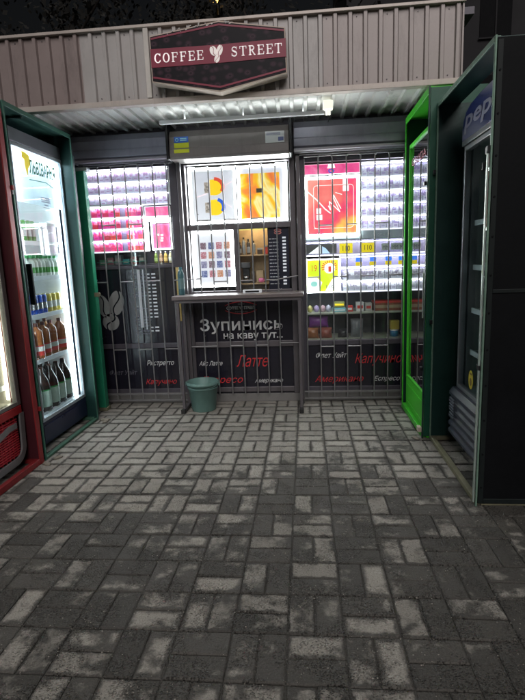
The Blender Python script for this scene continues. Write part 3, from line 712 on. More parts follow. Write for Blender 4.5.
PKG = pack_mat('pack_grey', (.50, .54, .60), ((.30, .28, .36), (.70, .74, .78)))
def mkpack(name, m):
    return MB().box(-.027, .027, -.011, .011, 0, .088).build(name, m, bevel=.0015)
M_rail = lamp('rail_glow', (.84, .84, 1), .9); M_led = lamp('led_strip_glow', (.90, .89, 1), 38.0)
def rack_part(t, x0, x1, zs, zt, y, depth=.10, rh=.014, rail=None):
    """shelves with lit price rails; each shelf above carries a strip of diodes over the packs"""
    for i, z in enumerate(zs):
        MB().box(x0, x1, y+.006, y+depth, z-.008, z).build('shelf', M_white, t)
        MB().box(x0, x1, y, y+.006, z-.014, z-.014+rh).build('price_rail', rail or M_rail, t)
    for z in sorted(zs)[1:]+[zt]:
        MB().box(x0, x1, y+.004, y+.012, z-.018, z-.0145).build('diode_strip', M_led, t)
    MB().box(x0-.01, x0, y, y+depth+.01, min(zs)-.014, zt).box(x1, x1+.01, y, y+depth+.01, min(zs)-.014, zt).box(x0, x1, y, y+depth, zt, zt+.012).build('carcass', M_white, t)
    MB().box(x0, x1, y+depth*.55, y+depth*.55+.01, min(zs)-.014, zt).build('back_panel', mat('rack_back_shade', (.16, .15, .24), .5), t)  # dark colour paints the shadow band above each pack row
def fill(proto, first, x0, x1, z, y, pitch, label, group):
    n = int((x1-x0)/pitch); off = (x1-x0-n*pitch)/2
    for i in range(n):
        if i % 9 == 5 and 'pink' in label: continue
        loc = (x0+off+(i+.5)*pitch+random.uniform(-.001, .001), y+.026+random.uniform(0, .004), z+.0005)
        if first[0]: o = proto; proto.location = loc; first[0] = False
        else: o = proto.copy(); COL.objects.link(o); o.location = loc
        o['label'] = label; o['category'] = 'pack'; o['group'] = group
ordn = ['top', 'second', 'third', 'fourth', 'fifth', 'sixth', 'lowest']
Yr = 5.0
t = thing('pack_rack', (-1.74, Yr, 1.57), 'lit rack of white and pink pack rows in the left window', 'display rack')
zsL = [1.583+.1125*k for k in range(7)]
rack_part(t, -2.165, -1.61, zsL[:4], zsL[4], Yr)
t2 = thing('pack_rack', (-1.74, Yr, 2.03), 'wide lit upper rack of pale packs in the left window', 'display rack')
rack_part(t2, -2.165, -1.335, zsL[4:], 2.375, Yr)
t['label'] = 'narrow lit lower rack of pink packs in the left window'
pw = mkpack('cigarette_pack', PKW); pp = mkpack('cigarette_pack', PKP); fw_ = [True]; fp_ = [True]
for k, z in enumerate(zsL):
    row = ordn[6-k]
    if k >= 4: fill(pw, fw_, -2.165, -1.335, z, Yr, .0585, 'pale lilac pack in the %s row of the left window racks' % row, 'pale packs in the %s row, left window' % row)
    else: fill(pp, fp_, -2.165, -1.61, z, Yr, .0585, 'pink pack in the %s row of the left window racks' % row, 'pink packs in the %s row, left window' % row)
t = thing('pack_rack', (.75, Yr, 1.70), 'lit rack of pale packs right of the red poster', 'display rack')
zsR = [1.700+.1215*k for k in range(5)]
rack_part(t, .548, .965, zsR, 2.315, Yr)
pb_ = mkpack('cigarette_pack', PKB); fb_ = [True]
for k, z in enumerate(zsR): fill(pb_, fb_, .548, .965, z, Yr, .059, 'pale pack in the %s row right of the red poster' % ordn[4-k], 'packs in the %s row right of the red poster' % ordn[4-k])
t = thing('shelf_rack', (.47, Yr, 1.10), 'lit rack with yellow price tags in the right window', 'display rack')
zsl = [1.105, 1.215, 1.345, 1.455]
rack_part(t, .345, .965, zsl[:3], 1.452, Yr)
rack_part(t, .002, .965, [1.468], 1.60, Yr)
pg = mkpack('cigarette_pack', PKG); fg = [True]
for k, z in enumerate(zsl[:2]): fill(pg, fg, .345, .965, z, Yr, .059, 'grey pack in the %s row under the yellow price tags' % ('lower', 'upper')[k], 'grey packs in the %s row under the tags' % ('lower', 'upper')[k])
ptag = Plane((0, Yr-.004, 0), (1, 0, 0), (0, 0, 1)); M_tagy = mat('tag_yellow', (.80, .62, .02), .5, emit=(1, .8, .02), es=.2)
M_dig = mat('digit_black', (.03, .03, .03))
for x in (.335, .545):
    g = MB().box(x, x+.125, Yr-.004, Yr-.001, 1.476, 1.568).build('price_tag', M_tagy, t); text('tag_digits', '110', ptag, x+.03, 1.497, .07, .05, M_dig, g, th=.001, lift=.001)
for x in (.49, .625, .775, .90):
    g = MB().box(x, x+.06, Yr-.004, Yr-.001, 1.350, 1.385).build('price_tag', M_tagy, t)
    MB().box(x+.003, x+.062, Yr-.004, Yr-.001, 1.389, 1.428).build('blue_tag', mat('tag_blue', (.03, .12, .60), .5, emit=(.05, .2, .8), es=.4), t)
for x in (.74, .83, .905):
    g = MB().box(x, x+.075, Yr-.004, Yr-.001, 1.490, 1.555).build('info_card', mat('card_white', (.75, .78, .80), .5), t); text('card_lines', 'MM', ptag, x+.01, 1.50, .055, .035, mat('card_ink', (.2, .22, .26)), g, th=.001, lift=.001)
g = thing('flyer', (.16, Yr, 1.48), 'dark flyer with a white and blue peak above the lime poster', 'flyer')
MB().box(.01, .305, Yr-.006, Yr-.003, 1.478, 1.572).build('sheet', mat('flyer_dark', (.12, .125, .13), .4), g)
mb = MB(); pf = Plane((0, Yr-.007, 0), (1, 0, 0), (0, 0, 1)); poly(mb, pf, [(.03, 1.48), (.15, 1.48), (.15, 1.565)], .002); poly(mb, pf, [(.165, 1.48), (.24, 1.48), (.20, 1.53), (.165, 1.55)], .002, 0, 1)
mb.build('print', [lamp('flyer_white', (.9, 1, 1), .7), lamp('flyer_blue', (.25, .5, .9), .7)], g)
t = thing('notice_card', (.75, 5.0, 1.62), 'small grey lettered strip between the two right racks', 'notice')
MB().box(.535, .965, 5.0, 5.03, 1.60, 1.685).build('board', mat('strip_grey', (.20, .23, .26), .3, emit=(.3, .35, .4), es=.12), t)
text('lettering', 'СИГАРЕТИ', Plane((0, 4.999, 0), (1, 0, 0), (0, 0, 1)), .70, 1.63, .12, .022, mat('strip_ink', (.5, .55, .58)), t, th=.001)
t = thing('notice_card', (.27, 5.0, 1.6), 'plain dark teal strip below the red poster', 'notice')
MB().box(.004, .530, 5.0, 5.03, 1.60, 1.635).build('board', MATS['strip_grey'], t)

# goods on the lower shelves of the right bay
t = thing('goods_shelf', (.47, 5.0, .6), 'two tier pale goods shelf low in the right window', 'shelf')
for z in (.895, .625): MB().box(.0, .96, 4.995, 5.40, z-.018, z).build('shelf_board', mat('shelf_cream', (.42, .45, .38), .5), t, .002)
MB().box(.0, .96, 5.40, 5.42, .6, 1.1).build('back_panel', mat('back_dark', (.10, .11, .13), .5), t)
rnd = random.Random(4)
eg = None
for i, (x, c) in enumerate(((.035, (.75, .72, .25)), (.100, (.55, .45, .80)), (.165, (.75, .50, .60)), (.222, (.60, .62, .80)))):
    o = MB().lathe([(.0001, 0), (.016, .004), (.027, .022), (.028, .036), (.020, .060), (.0001, .074)], (x, 5.06, .896), 0, 16).build('chocolate_egg', mat('egg_%s' % ('yellow', 'lilac', 'pink', 'blue')[i], tuple(q*.6 for q in c), .3), at=(x, 5.06, .896))
    tag(o, '%s wrapped egg standing on the upper goods shelf' % ('yellow', 'lilac', 'pink', 'blue')[i], 'egg')
def crate(name, x0, x1, y0, y1, z0, z1, m, label, cat, lid=None, strip=None):
    t = thing(name, ((x0+x1)/2, (y0+y1)/2, z0), label, cat)
    MB().box(x0, x1, y0, y1, z0, z1).build('body', m, t, .003)
    if lid: MB().box(x0-.002, x1+.002, y0-.002, y1, z1-.012, z1+.006).build('lid', lid, t, .002)
    if strip: MB().box(x0+.01, x1-.01, y0-.0035, y0-.001, z0+(z1-z0)*.3, z0+(z1-z0)*.65).build('front_label', strip, t)
    return t
M_cyan = mat('box_cyan', (.20, .50, .60), .45); M_brown = mat('box_brown', (.26, .085, .05), .5); M_redb = mat('box_red', (.6, .06, .05), .4)
crate('sweet_box', .265, .395, 5.03, 5.15, .896, .935, M_cyan, 'flat cyan box low on the upper goods shelf', 'box', None, MATS['card_white'])
crate('sweet_box', .275, .385, 5.05, 5.15, .942, .995, mat('box_olive', (.30, .33, .12), .5), 'olive box stacked on the flat cyan box', 'box', None, M_tagy)
crate('sweet_box', .405, .465, 5.03, 5.12, .896, .955, M_redb, 'small red box beside the flat cyan box', 'box', None, MATS['card_white'])
crate('sweet_box', .50, .575, 5.05, 5.15, .896, .985, MATS['card_white'], 'white carton with red dot right of the small red box', 'box', None, M_redb)
crate('sweet_box', .590, .655, 5.05, 5.15, .896, .975, mat('box_pale', (.5, .52, .5), .5), 'pale carton with red front left of the brown box', 'box', None, M_redb)
crate('sweet_box', .675, .955, 5.03, 5.22, .896, .985, M_brown, 'wide brown carton at the right end of the goods shelf', 'box', M_redb, mat('box_rim', (.4, .3, .2)))
def bag(x, y, z, w, h, m, label, seed, name='snack_bag'):
    r = random.Random(seed); n, k = 9, 8; vs = []
    for j in range(k+1):
        v = j/k
        for i in range(n+1):
            u = i/n; b = math.sin(math.pi*u)**.5*math.sin(math.pi*min(1, max(0, v)))**.6*.045
            vs.append((x+(u-.5)*w*(1-.08*math.sin(math.pi*v)), y-b+r.uniform(-.004, .004), z+v*h+r.uniform(-.003, .003)))
    o = len(vs); vs += [(a, 2*y-b+.0, c) for a, b, c in vs]
    fs = [(j*(n+1)+i, j*(n+1)+i+1, (j+1)*(n+1)+i+1, (j+1)*(n+1)+i) for j in range(k) for i in range(n)]
    fs += [tuple(o+q for q in f[::-1]) for f in fs]
    mb = MB().add(vs, fs, 0, True); ob = mb.build(name, m, at=(x, y, z)); return tag(ob, label, 'bag')
M_purp = mat('bag_purple', (.20, .04, .28), .3, var=.3); M_org = mat('bag_orange', (.32, .13, .06), .35, var=.4, scale=20); M_gr = mat('bag_grey', (.20, .22, .24), .35, var=.5, scale=20)
bag(.12, 5.09, .740, .20, .115, M_purp, 'purple bag lying over brown bags on the lower goods shelf', 1); bag(.06, 5.08, .626, .12, .11, M_org, 'brown bag at the left end of the lower goods shelf', 2); bag(.19, 5.08, .626, .13, .11, mat('bag_rust', (.30, .10, .08), .35, var=.4, scale=25), 'rust coloured bag under the purple bag', 3)
bag(.37, 5.10, .626, .11, .09, mat('bag_black', (.05, .05, .06), .35, var=.5, scale=20), 'black bag in the middle of the lower goods shelf', 4); bag(.51, 5.10, .626, .13, .19, M_gr, 'tall grey foil bag on the lower goods shelf', 5)
t = crate('sweet_box', .84, .93, 5.06, 5.14, .700, .790, mat('box_mustard', (.45, .36, .05), .5), 'mustard box standing on the blue tin', 'box', None, None)
t = thing('tin', (.885, 5.10, .626), 'round blue tin low at the right end of the goods shelf', 'tin')
MB().lathe([(.0, 0), (.042, 0), (.042, .066), (.0, .066)], (.885, 5.10, .626), 0, 20).build('body', mat('tin_blue', (.04, .20, .40), .3), t); MB().lathe([(.044, .060), (.044, .072), (0, .0725)], (.885, 5.10, .626), 0, 20).build('lid', M_white, t)

# dim shelf under the left racks
t = thing('goods_shelf', (-1.8, 5.02, 1.4), 'dim dark shelf under the pink packs in the left window', 'shelf')
MB().box(-2.16, -1.30, 4.995, 5.25, 1.432, 1.446).build('shelf_board', M_darkgrey, t, .002); MB().box(-2.16, -1.30, 5.25, 5.27, 1.43, 1.575).build('back_panel', mat('back_darker', (.07, .06, .08)), t)
MB().tube((-2.14, 5.02, 1.475), (-1.62, 5.02, 1.475), .004).build('front_wire', mat('wire_green', (.03, .22, .16), .4), t)
cols = [('green', (.02, .20, .10)), ('plum', (.20, .05, .08)), ('grey', (.22, .22, .24)), ('teal', (.02, .20, .22)), ('maroon', (.25, .04, .05)), ('black', (.02, .02, .02))]
for i, (cn, c) in enumerate(cols):
    crate('tea_box', -2.13+i*.083, -2.13+i*.083+.066, 5.06, 5.14, 1.447, 1.50+.022*(i % 3), mat('tea_%s' % cn, c, .5), '%s carton on the dim shelf under the pink packs' % cn, 'box', None, mat('tea_lab', (.3, .28, .25)))
def bottle(loc, prof, capr, caph, h, mb_, mc, ml, lab, label, cat, group=None, name='bottle', seg=16):
    x, y, z = loc; t = thing(name, loc, label, cat, group)
    MB().lathe(prof, loc, 0, seg).build('glass_body' if cat == 'bottle' else 'body', mb_, t)
    if capr: MB().lathe([(capr, h-.004), (capr, h+caph), (0.0001, h+caph)], loc, 0, 12).build('cap', mc, t)
    if ml: MB().lathe([(lab[0], lab[1]), (lab[0], lab[2])], loc, 0, seg).build('paper_label', ml, t)
    return t
def bprof(r, h, neck=.35): return [(.0001, 0), (r*.9, 0), (r, .01), (r, h*(1-neck)), (r*.86, h*(1-neck*.72)), (r*.45, h*(1-neck*.32)), (r*.34, h*.9), (r*.34, h)]
for i, (cn, c) in enumerate((('olive', (.12, .18, .03)), ('brown', (.18, .09, .04)), ('ochre', (.40, .26, .06)), ('cream', (.6, .55, .35)))):
    bottle((-1.52+i*.05, 5.04, 1.447), bprof(.019, .11), .008, .01, .11, mat('syrup_%s' % cn, c, .25), M_white, mat('lab_%s' % cn, tuple(min(1, q*2+.1) for q in c)), (.0195, .02, .055), '%s small bottle under the small pink poster' % cn, 'bottle', None)

# ------------------------------------------------------------------ inside the serving hatch
t = thing('wall_shelf', (-.55, 5.35, 1.1), 'pine wall shelves of coffee things behind the serving hatch', 'shelf')
MB().box(-.725, -.36, 5.50, 5.52, 1.05, 1.82).build('back_board', M_wood, t)
for z in (1.500, 1.200): MB().box(-.725, -.36, 5.30, 5.50, z-.014, z).build('shelf_board', M_wood, t, .002)
MB().box(-.745, -.725, 5.30, 5.52, 1.05, 1.85).box(-.36, -.345, 5.30, 5.52, 1.05, 1.85).build('side_board', mat('dark_wood', (.12, .08, .05)), t)
MB().box(-.725, -.36, 5.32, 5.36, 1.755, 1.80).build('yellow_valance', mat('valance', (.55, .50, .12), .5, emit=(.8, .7, .2), es=.25), t)
M_jar = mat('jar_dark', (.10, .08, .07), .15); M_jar2 = mat('jar_grey', (.35, .33, .30), .2)
for i, (x, h, m, q) in enumerate(((-.70, .12, M_jar, 'short dark jar'), (-.655, .17, M_jar2, 'tall grey jar'), (-.605, .15, M_jar, 'dark flask'), (-.55, .13, M_jar2, 'squat grey jar'))):
    bottle((x, 5.38, 1.501), bprof(.020, h, .25), .010, .012, h, m, M_black, M_letterg, (.0205, .02, h*.55), '%s on the upper pine shelf behind the hatch' % q, 'jar', None, 'jar')
crate('coffee_tin', -.51, -.455, 5.36, 5.42, 1.501, 1.56, M_jar, 'black coffee tin on the upper pine shelf', 'tin', M_jar2)
crate('coffee_tin', -.44, -.40, 5.36, 5.42, 1.501, 1.585, M_redb, 'small red tin at the end of the upper pine shelf', 'tin', M_jar2)
t = thing('coffee_grinder', (-.63, 5.38, 1.2), 'black coffee grinder on the lower pine shelf', 'grinder')
MB().box(-.685, -.595, 5.34, 5.44, 1.201, 1.225).box(-.675, -.605, 5.38, 5.44, 1.225, 1.36).build('body', M_black, t, .004); MB().box(-.690, -.590, 5.335, 5.44, 1.36, 1.42).build('head', mat('grinder_head', (.04, .04, .045), .25), t, .006); MB().lathe([(.0001, 0), (.025, 0), (.03, .05), (.0001, .052)], (-.64, 5.355, 1.227), 0, 14).build('jug', mat('steel', (.4, .4, .4), .25, 1), t)
bottle((-.565, 5.38, 1.201), bprof(.022, .14, .2), .012, .012, .14, M_jar, M_black, None, None, 'dark jar right of the black coffee grinder', 'jar', None, 'jar')
crate('paper_bag', -.535, -.455, 5.40, 5.46, 1.201, 1.33, mat('kraft', (.42, .30, .17), .8), 'kraft paper bag on the lower pine shelf', 'bag')
o = MB().lathe([(.0001, 0), (.022, .004), (.034, .022), (.030, .042), (.0001, .052)], (-.475, 5.355, 1.201), 0, 12).build('sweet', mat('sweet_pink', (.75, .18, .38), .4), at=(-.475, 5.355, 1.201)); tag(o, 'round pink treat on the lower pine shelf', 'treat')
# dark price list right of the hatch
t = thing('menu_board', (-.26, 4.97, 1.12), 'tall dark drinks menu with white prices right of the hatch', 'menu board')
MB().box(-.365, -.160, 4.962, 4.976, 1.115, 1.745).build('board', mat('menu_navy', (.010, .012, .028), .35), t)
mb = MB(); rnd = random.Random(12)
for i in range(14):
    z = 1.635-i*.0335; x = -.352
    if i in (): continue
    while x < -.265:
        w = rnd.uniform(.010, .035); mb.box(x, min(x+w, -.262), 4.9595, 4.9615, z, z+.009); x += w+.006
mb.build('menu_line', mat('menu_grey', (.45, .46, .5)), t)
mb = MB()
for i in range(15):
    if i == 11: continue
    z = 1.640-i*.0320; mb.box(-.222, -.188, 4.959, 4.9615, z, z+.017)
mb.build('price_cell', mat('price_cell', (.80, .84, .92), .4, emit=(.8, .85, 1), es=.1), t)
mb = MB(); pm = Plane((0, 4.9615, 0), (1, 0, 0), (0, 0, 1)); stroke(mb, pm, arc(-.265, 1.712, .036, .020, 20, 160, 8), .008, .002); stroke(mb, pm, arc(-.265, 1.705, .036, .020, 200, 340, 8), .008, .002); mb.box(-.295, -.235, 4.959, 4.9615, 1.702, 1.715)
mb.build('menu_emblem', mat('emblem_rose', (.55, .20, .18)), t)
MB().box(-.268, -.258, 4.9585, 4.9615, 1.125, 1.155).box(-.250, -.240, 4.9585, 4.9615, 1.125, 1.155).build('cup_print', M_letter, t)

# lamp inside the stall
t = thing('ceiling_lamp', (-.52, 5.42, 1.9), 'small warm lamp over the pine shelves behind the hatch', 'lamp')
MB().lathe([(.0001, .03), (.04, .03), (.05, 0), (.0001, -.004)], (-.52, 5.36, 1.88), 0, 16).build('shade', lamp('warm_bulb', (1, .80, .52), 50), t)
MB().tube((-.52, 5.36, 1.91), (-.52, 5.36, 2.74), .004).build('cord', M_black, t)

# ------------------------------------------------------------------ standing counter in front of the hatch
t = thing('standing_counter', (-.64, 4.68, 0), 'narrow grey brown counter table under the serving hatch', 'counter')
MB().box(-1.255, -.025, 4.545, 4.835, 1.098, 1.135).build('tabletop', mat('counter_laminate', (.15, .125, .125), .35, var=.15, scale=25, dirt=.25), t, .005)
MB().box(-1.235, -.045, 4.565, 4.585, 1.068, 1.098).box(-1.235, -.045, 4.79, 4.81, 1.068, 1.098).build('apron', M_midgrey, t, .002)
for x in (-1.21, -.065):
    for y in (4.585, 4.800): MB().box(x-.014, x+.014, y-.014, y+.014, .035, 1.098).build('leg', M_midgrey, t, .003)
    MB().box(x-.016, x+.016, 4.53, 4.82, .010, .038).build('foot_bar', M_midgrey, t, .003)
    for y in (4.515, 4.79): MB().box(x-.020, x+.020, y, y+.045, 0, .043).build('foot_cap', M_rubber, t, .004)
t = thing('card_holder', (-.50, 4.72, 1.135), 'small white card holder on the counter below the hatch', 'card holder')
MB().prism([(-.60, 4.69, 1.1355), (-.60, 4.75, 1.1355), (-.60, 4.745, 1.168), (-.60, 4.715, 1.168)], (.18, 0, 0)).build('body', mat('acrylic_white', (.7, .72, .75), .2), t, .003)
MB().box(-.575, -.445, 4.692, 4.700, 1.143, 1.158).build('dark_slot', M_black, t)
bottle((-1.195, 4.72, 1.1355), [(.0001, 0), (.030, 0), (.031, .012), (.031, .20), (.024, .225), (.014, .245), (.0001, .246)], .015, .022, .243, mat('bottle_teal', (.04, .11, .13), .3), mat('cap_teal', (.02, .12, .16), .4), mat('label_teal', (.12, .20, .21), .4), (.0316, .06, .16), 'teal bottle at the left end of the counter', 'bottle', None)

# bucket
t = thing('bucket', (-1.035, 4.665, 0), 'green grey plastic bucket on the paving under the counter', 'bucket')
M_buck = mat('bucket_plastic', (.12, .215, .195), .42, var=.15, scale=12, dirt=.3, spec=.4)
bc = (-1.035, 4.670, .002)
MB().lathe([(.0001, 0), (.112, 0), (.117, .006), (.150, .270), (.156, .272), (.157, .290), (.152, .292), (.146, .288), (.113, .012), (.0001, .012)], bc, 0, 40).build('pail', M_buck, t)
MB().lathe([(.158, .262), (.1645, .264), (.1645, .284), (.158, .286)], bc, 0, 40).lathe([(.146, .225), (.150, .227), (.1505, .234), (.147, .236)], bc, 0, 40).build('rim', M_buck, t)
pts = [(bc[0]+.160*math.cos(R(a)), bc[1]-.160*math.sin(R(a))*.95, .275-.035*math.sin(R(a))) for a in range(0, 181, 12)]
MB().path(pts, .003, 0, 6).box(bc[0]-.172, bc[0]-.154, bc[1]-.012, bc[1]+.012, .25, .285).box(bc[0]+.154, bc[0]+.172, bc[1]-.012, bc[1]+.012, .25, .285).build('handle', M_buck, t)

# ------------------------------------------------------------------ cages round the fridges
def cage(X, y0, y1, h, s, m_in, m_edge, label, edge_w=.028, depth=.78, rail=None, near=None, far=None, roof=None, rail_h=.03, gap=(.30, .48), m_near=None):
    """steel cage open at the front; s=+1 faces +x (back towards -x), s=-1 faces -x"""
    t = thing('fridge_cage', (X, (y0+y1)/2, 0), label, 'cage')
    def bx(a, b, *r):
        a, b = X-s*a, X-s*b; return (min(a, b), max(a, b), *r)
    near = near or m_in; far = far or m_in
    MB().box(*bx(.012, depth, y0, y0+.006, .02, h-.012)).build('side_panel', near, t)
    MB().box(*bx(.012, depth, y1-.006, y1, .02, h-.012)).build('side_panel', far, t)
    MB().box(*bx(depth, depth+.006, y0, y1, .02, h)).build('back_panel', m_in, t)
    MB().box(*bx(.012, gap[0], y0+.006, y1-.006, h-.012, h-.006)).box(*bx(gap[1], depth, y0+.006, y1-.006, h-.012, h-.006)).build('roof_panel', roof or m_in, t)
    e = edge_w
    MB().box(*bx(0, .010, y0-.002, y0+e*.45, 0.0, h)).build('upright', m_near or m_edge, t, .002)
    MB().box(*bx(0, .010, y1-e*.45, y1+.002, 0.0, h)).box(*bx(0, .010, y0+e*.45, y1-e*.45, h-e, h)).box(*bx(.010, .03, y0+.007, y1-.007, h-e*.4, h-.001)).build('front_frame', m_edge, t, .002)
    MB().box(*bx(.0, .035, y0+e*.45, y1-e*.45, .004, .004+rail_h)).build('bottom_rail', rail or m_edge, t, .003)
    MB().box(*bx(.035, depth, y0+.006, y0+.036, .004, .03)).box(*bx(.035, depth, y1-.036, y1-.006, .004, .03)).build('floor_angle', rail or m_edge, t)
    return t
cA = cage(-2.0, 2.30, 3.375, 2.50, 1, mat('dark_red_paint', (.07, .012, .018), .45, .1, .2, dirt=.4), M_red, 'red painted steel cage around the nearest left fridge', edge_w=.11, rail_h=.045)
MB().box(-2.012, -1.985, 3.382, 3.398, .40, .43).box(-2.012, -1.985, 3.382, 3.398, 1.98, 2.01).box(-2.012, -1.985, 2.4, 2.43, 2.51, 2.52).build('hinge', M_red, cA)
MB().box(-2.10, -1.995, 3.385, 3.400, 1.95, 2.0).build('latch', M_midgrey, cA, .003)
cB = cage(-2.0, 3.405, 4.385, 2.565, 1, M_dgreen, mat('cage_green_edge', (.04, .13, .095), .4, .2, .2, 20, dirt=.5), 'dark green steel cage around the bright left fridge', edge_w=.034, roof=mat('roof_teal', (.05, .14, .12), .4), gap=(.30, .42), rail=mat('rail_teal', (.06, .15, .10), .5, .2, .3, 20, dirt=.6), rail_h=.02)
MB().box(-2.40, -2.06, 3.72, 3.75, 2.535, 2.552).build('roof_bar', M_dgreen, cB)
cC = cage(.89, 3.835, 4.68, 2.60, -1, M_dgreen, M_bgreen, 'bright green edged cage at the far right by the kiosk', edge_w=.05, roof=M_bgreen, rail_h=.05, m_near=M_dgreen, near=mat('mid_green_paint', (.010, .085, .050), .38, .1, .2, 7, dirt=.4, bump=.06))
cD = cage(.945, 2.74, 3.825, 2.482, -1, M_dgreen, M_edge, 'dark cage with worn edge around the nearest right fridge', edge_w=.030, near=M_night, rail=M_rust, depth=.85, gap=(.16, .24))
MB().box(.925, .943, 2.79, 2.80, 1.86, 1.90).box(.935, .975, 2.75, 2.79, 1.935, 1.975).box(.935, .975, 2.75, 2.79, .80, .83).build('lock_lug', M_black, cD, .003)
MB().box(.935, .944, 2.752, 2.768, .02, 1.95).build('edge_bar', mat('bare_edge', (.42, .50, .46), .35, .5), cD, .002)
for z in (.55, 1.93): MB().box(.87, .888, 3.84, 3.88, z, z+.03).build('lock_lug', M_black, cC, .003)
for z in (.92, 2.0): MB().box(.925, .943, 3.80, 3.83, z, z+.03).build('lock_lug', M_black, cD, .003)
MB().box(.86, .889, 3.84, 3.90, .05, .09).build('padlock_eye', mat('lug_pale', (.5, .42, .35), .5), cC, .003)
mb = MB().box(.957, .985, 2.733, 2.7395, .02, 2.46).box(.985, 1.78, 2.733, 2.7395, .02, .05).box(.985, 1.78, 2.733, 2.7395, 1.225, 1.245).build('panel_strip', mat('strip_dark', (.008, .012, .012), .5, .1, .3, 12, dirt=.5, spec=.25), cD, .002)
mb = MB()
for i in range(12): mb.tube((.971, 2.7335, .12+i*.2), (.971, 2.7295, .12+i*.2), .0055, 0, 8)
mb.build('rivets', M_night, cD)
# green post with hinge lugs
t = thing('steel_post', (-2.07, 4.70, 0), 'green square steel post between left cage and barred window', 'post')
MB().box(-2.112, -2.035, 4.66, 4.735, .03, 2.315).build('post', M_green, t, .005); MB().box(-2.13, -2.02, 4.65, 4.745, 0, .032).build('base_plate', M_rust, t, .003)
MB().box(-2.16, -2.00, 4.655, 4.74, 2.315, 2.345).build('top_plate', mat('plate_grey', (.35, .40, .38), .4, .4), t, .003); MB().box(-2.04, -2.0, 4.645, 4.659, 1.15, 1.19).tube((-2.0, 4.655, 1.17), (-2.0, 4.64, 1.17), .022, 0, 14).build('hinge_lug', M_rust, t, .002)
t = thing('cage_door', (-2.12, 4.45, 0), 'green cage door leaf folded back beside the green post', 'door')
MB().box(-2.040, -2.008, 4.40, 4.432, .05, 2.40).box(-2.60, -2.568, 4.40, 4.432, .05, 2.40).box(-2.568, -2.040, 4.40, 4.432, 2.36, 2.40).box(-2.568, -2.040, 4.40, 4.432, .05, .09).build('leaf_frame', M_dgreen, t, .003)
MB().box(-2.568, -2.040, 4.412, 4.418, .09, 2.36).build('leaf_sheet', M_dgreen, t)
# crumbs of broken paving by the cage foot
for i, (x, y, s) in enumerate(((-1.93, 4.36, .035), (-1.90, 4.30, .028), (-1.955, 3.33, .03), (-1.93, 3.45, .024), (.84, 3.83, .03))):
    o = MB().lathe([(.0001, 0), (s, .002), (s*.8, .014), (.0001, .018)], (x, y, .001), 0, 6).build('stone', mat('rubble', (.24, .22, .18), .9, var=.3, scale=50, bump=.5), at=(x, y, .001)); o.scale = (1.6, .8, 1); o.rotation_euler.z = i*1.3
    tag(o, ('flat stone beside the foot of the green cage', 'smaller flat stone in front of the green cage corner', 'flat stone at the foot of the red post', 'small stone just beyond the red post', 'flat stone at the corner between the right cages')[i], 'stone')

# ------------------------------------------------------------------ fridges
M_liner = mat('liner_white', (.80, .84, .86), .35, var=.03)
M_liner2 = mat('liner_dim', (.22, .24, .26), .4, var=.05)
def fridge(label, X, y0, y1, s, zb, zt, gz0, gz1, m_body, m_frame, m_liner, fw_=.035, depth=.62, shelves=(), led=None, ledm=None, glassm=None):
    t = thing('drinks_fridge', (X, (y0+y1)/2, 0), label, 'fridge')
    def bx(a, b, *r):
        a, b = X-s*a, X-s*b; return (min(a, b), max(a, b), *r)
    T = .035
    MB().box(*bx(.045, depth, y0, y0+T, zb, zt)).box(*bx(.045, depth, y1-T, y1, zb, zt)).box(*bx(depth-T, depth, y0+T, y1-T, zb, zt)).box(*bx(.045, depth-T, y0+T, y1-T, zt-T, zt)).box(*bx(.045, depth-T, y0+T, y1-T, zb, gz0-.02)).build('cabinet', m_body, t, .004)
    iy0, iy1 = y0+T, y1-T
    MB().box(*bx(.05, depth-T-.01, iy0, iy0+.006, gz0-.02, zt-T)).box(*bx(.05, depth-T-.01, iy1-.006, iy1, gz0-.02, zt-T)).box(*bx(depth-T-.01, depth-T-.002, iy0, iy1, gz0-.02, zt-T)).box(*bx(.05, depth-T-.01, iy0+.006, iy1-.006, gz0-.019, gz0-.012)).box(*bx(.05, depth-T-.01, iy0+.006, iy1-.006, zt-T-.008, zt-T-.001)).build('liner', m_liner, t)
    # door: frame, pane
    d = MB().box(*bx(0, .040, y0, y0+fw_, gz0-.03, gz1+.03)).box(*bx(0, .040, y1-fw_, y1, gz0-.03, gz1+.03)).box(*bx(0, .040, y0+fw_, y1-fw_, gz0-.03, gz0)).box(*bx(0, .040, y0+fw_, y1-fw_, gz1, gz1+.03)).build('door', m_frame, t, .004)
    MB().box(*bx(.012, .018, y0+fw_, y1-fw_, gz0, gz1)).build('door_glass', glassm or M_doorglass, d)
    for z in shelves:
        mb = MB()
        for i in range(9):
            yy = iy0+.02+(iy1-iy0-.04)*i/8; mb.tube(tuple((X-s*.09, yy, z-.004)), tuple((X-s*(depth-.06), yy, z-.004)), .003, 0, 6)
        mb.box(*bx(.085, .092, iy0+.008, iy1-.008, z-.006, z-.001)); mb.box(*bx(depth-.07, depth-.06, iy0+.008, iy1-.008, z-.008, z-.001)); r = mb.build('wire_shelf', M_white, t)
        MB().box(*bx(.072, .084, iy0+.008, iy1-.008, z-.030, z+.006)).build('shelf_rail', mat('rail_plastic', (.75, .80, .84), .3), t, .002)
    if ledm:
        MB().box(*bx(.052, .066, iy0+.007, iy0+.024, gz0+.02, gz1-.02)).build('led_strip', ledm, t); MB().box(*bx(.052, .066, iy1-.024, iy1-.007, gz0+.02, gz1-.02)).build('led_strip', ledm, t)
    return t, bx
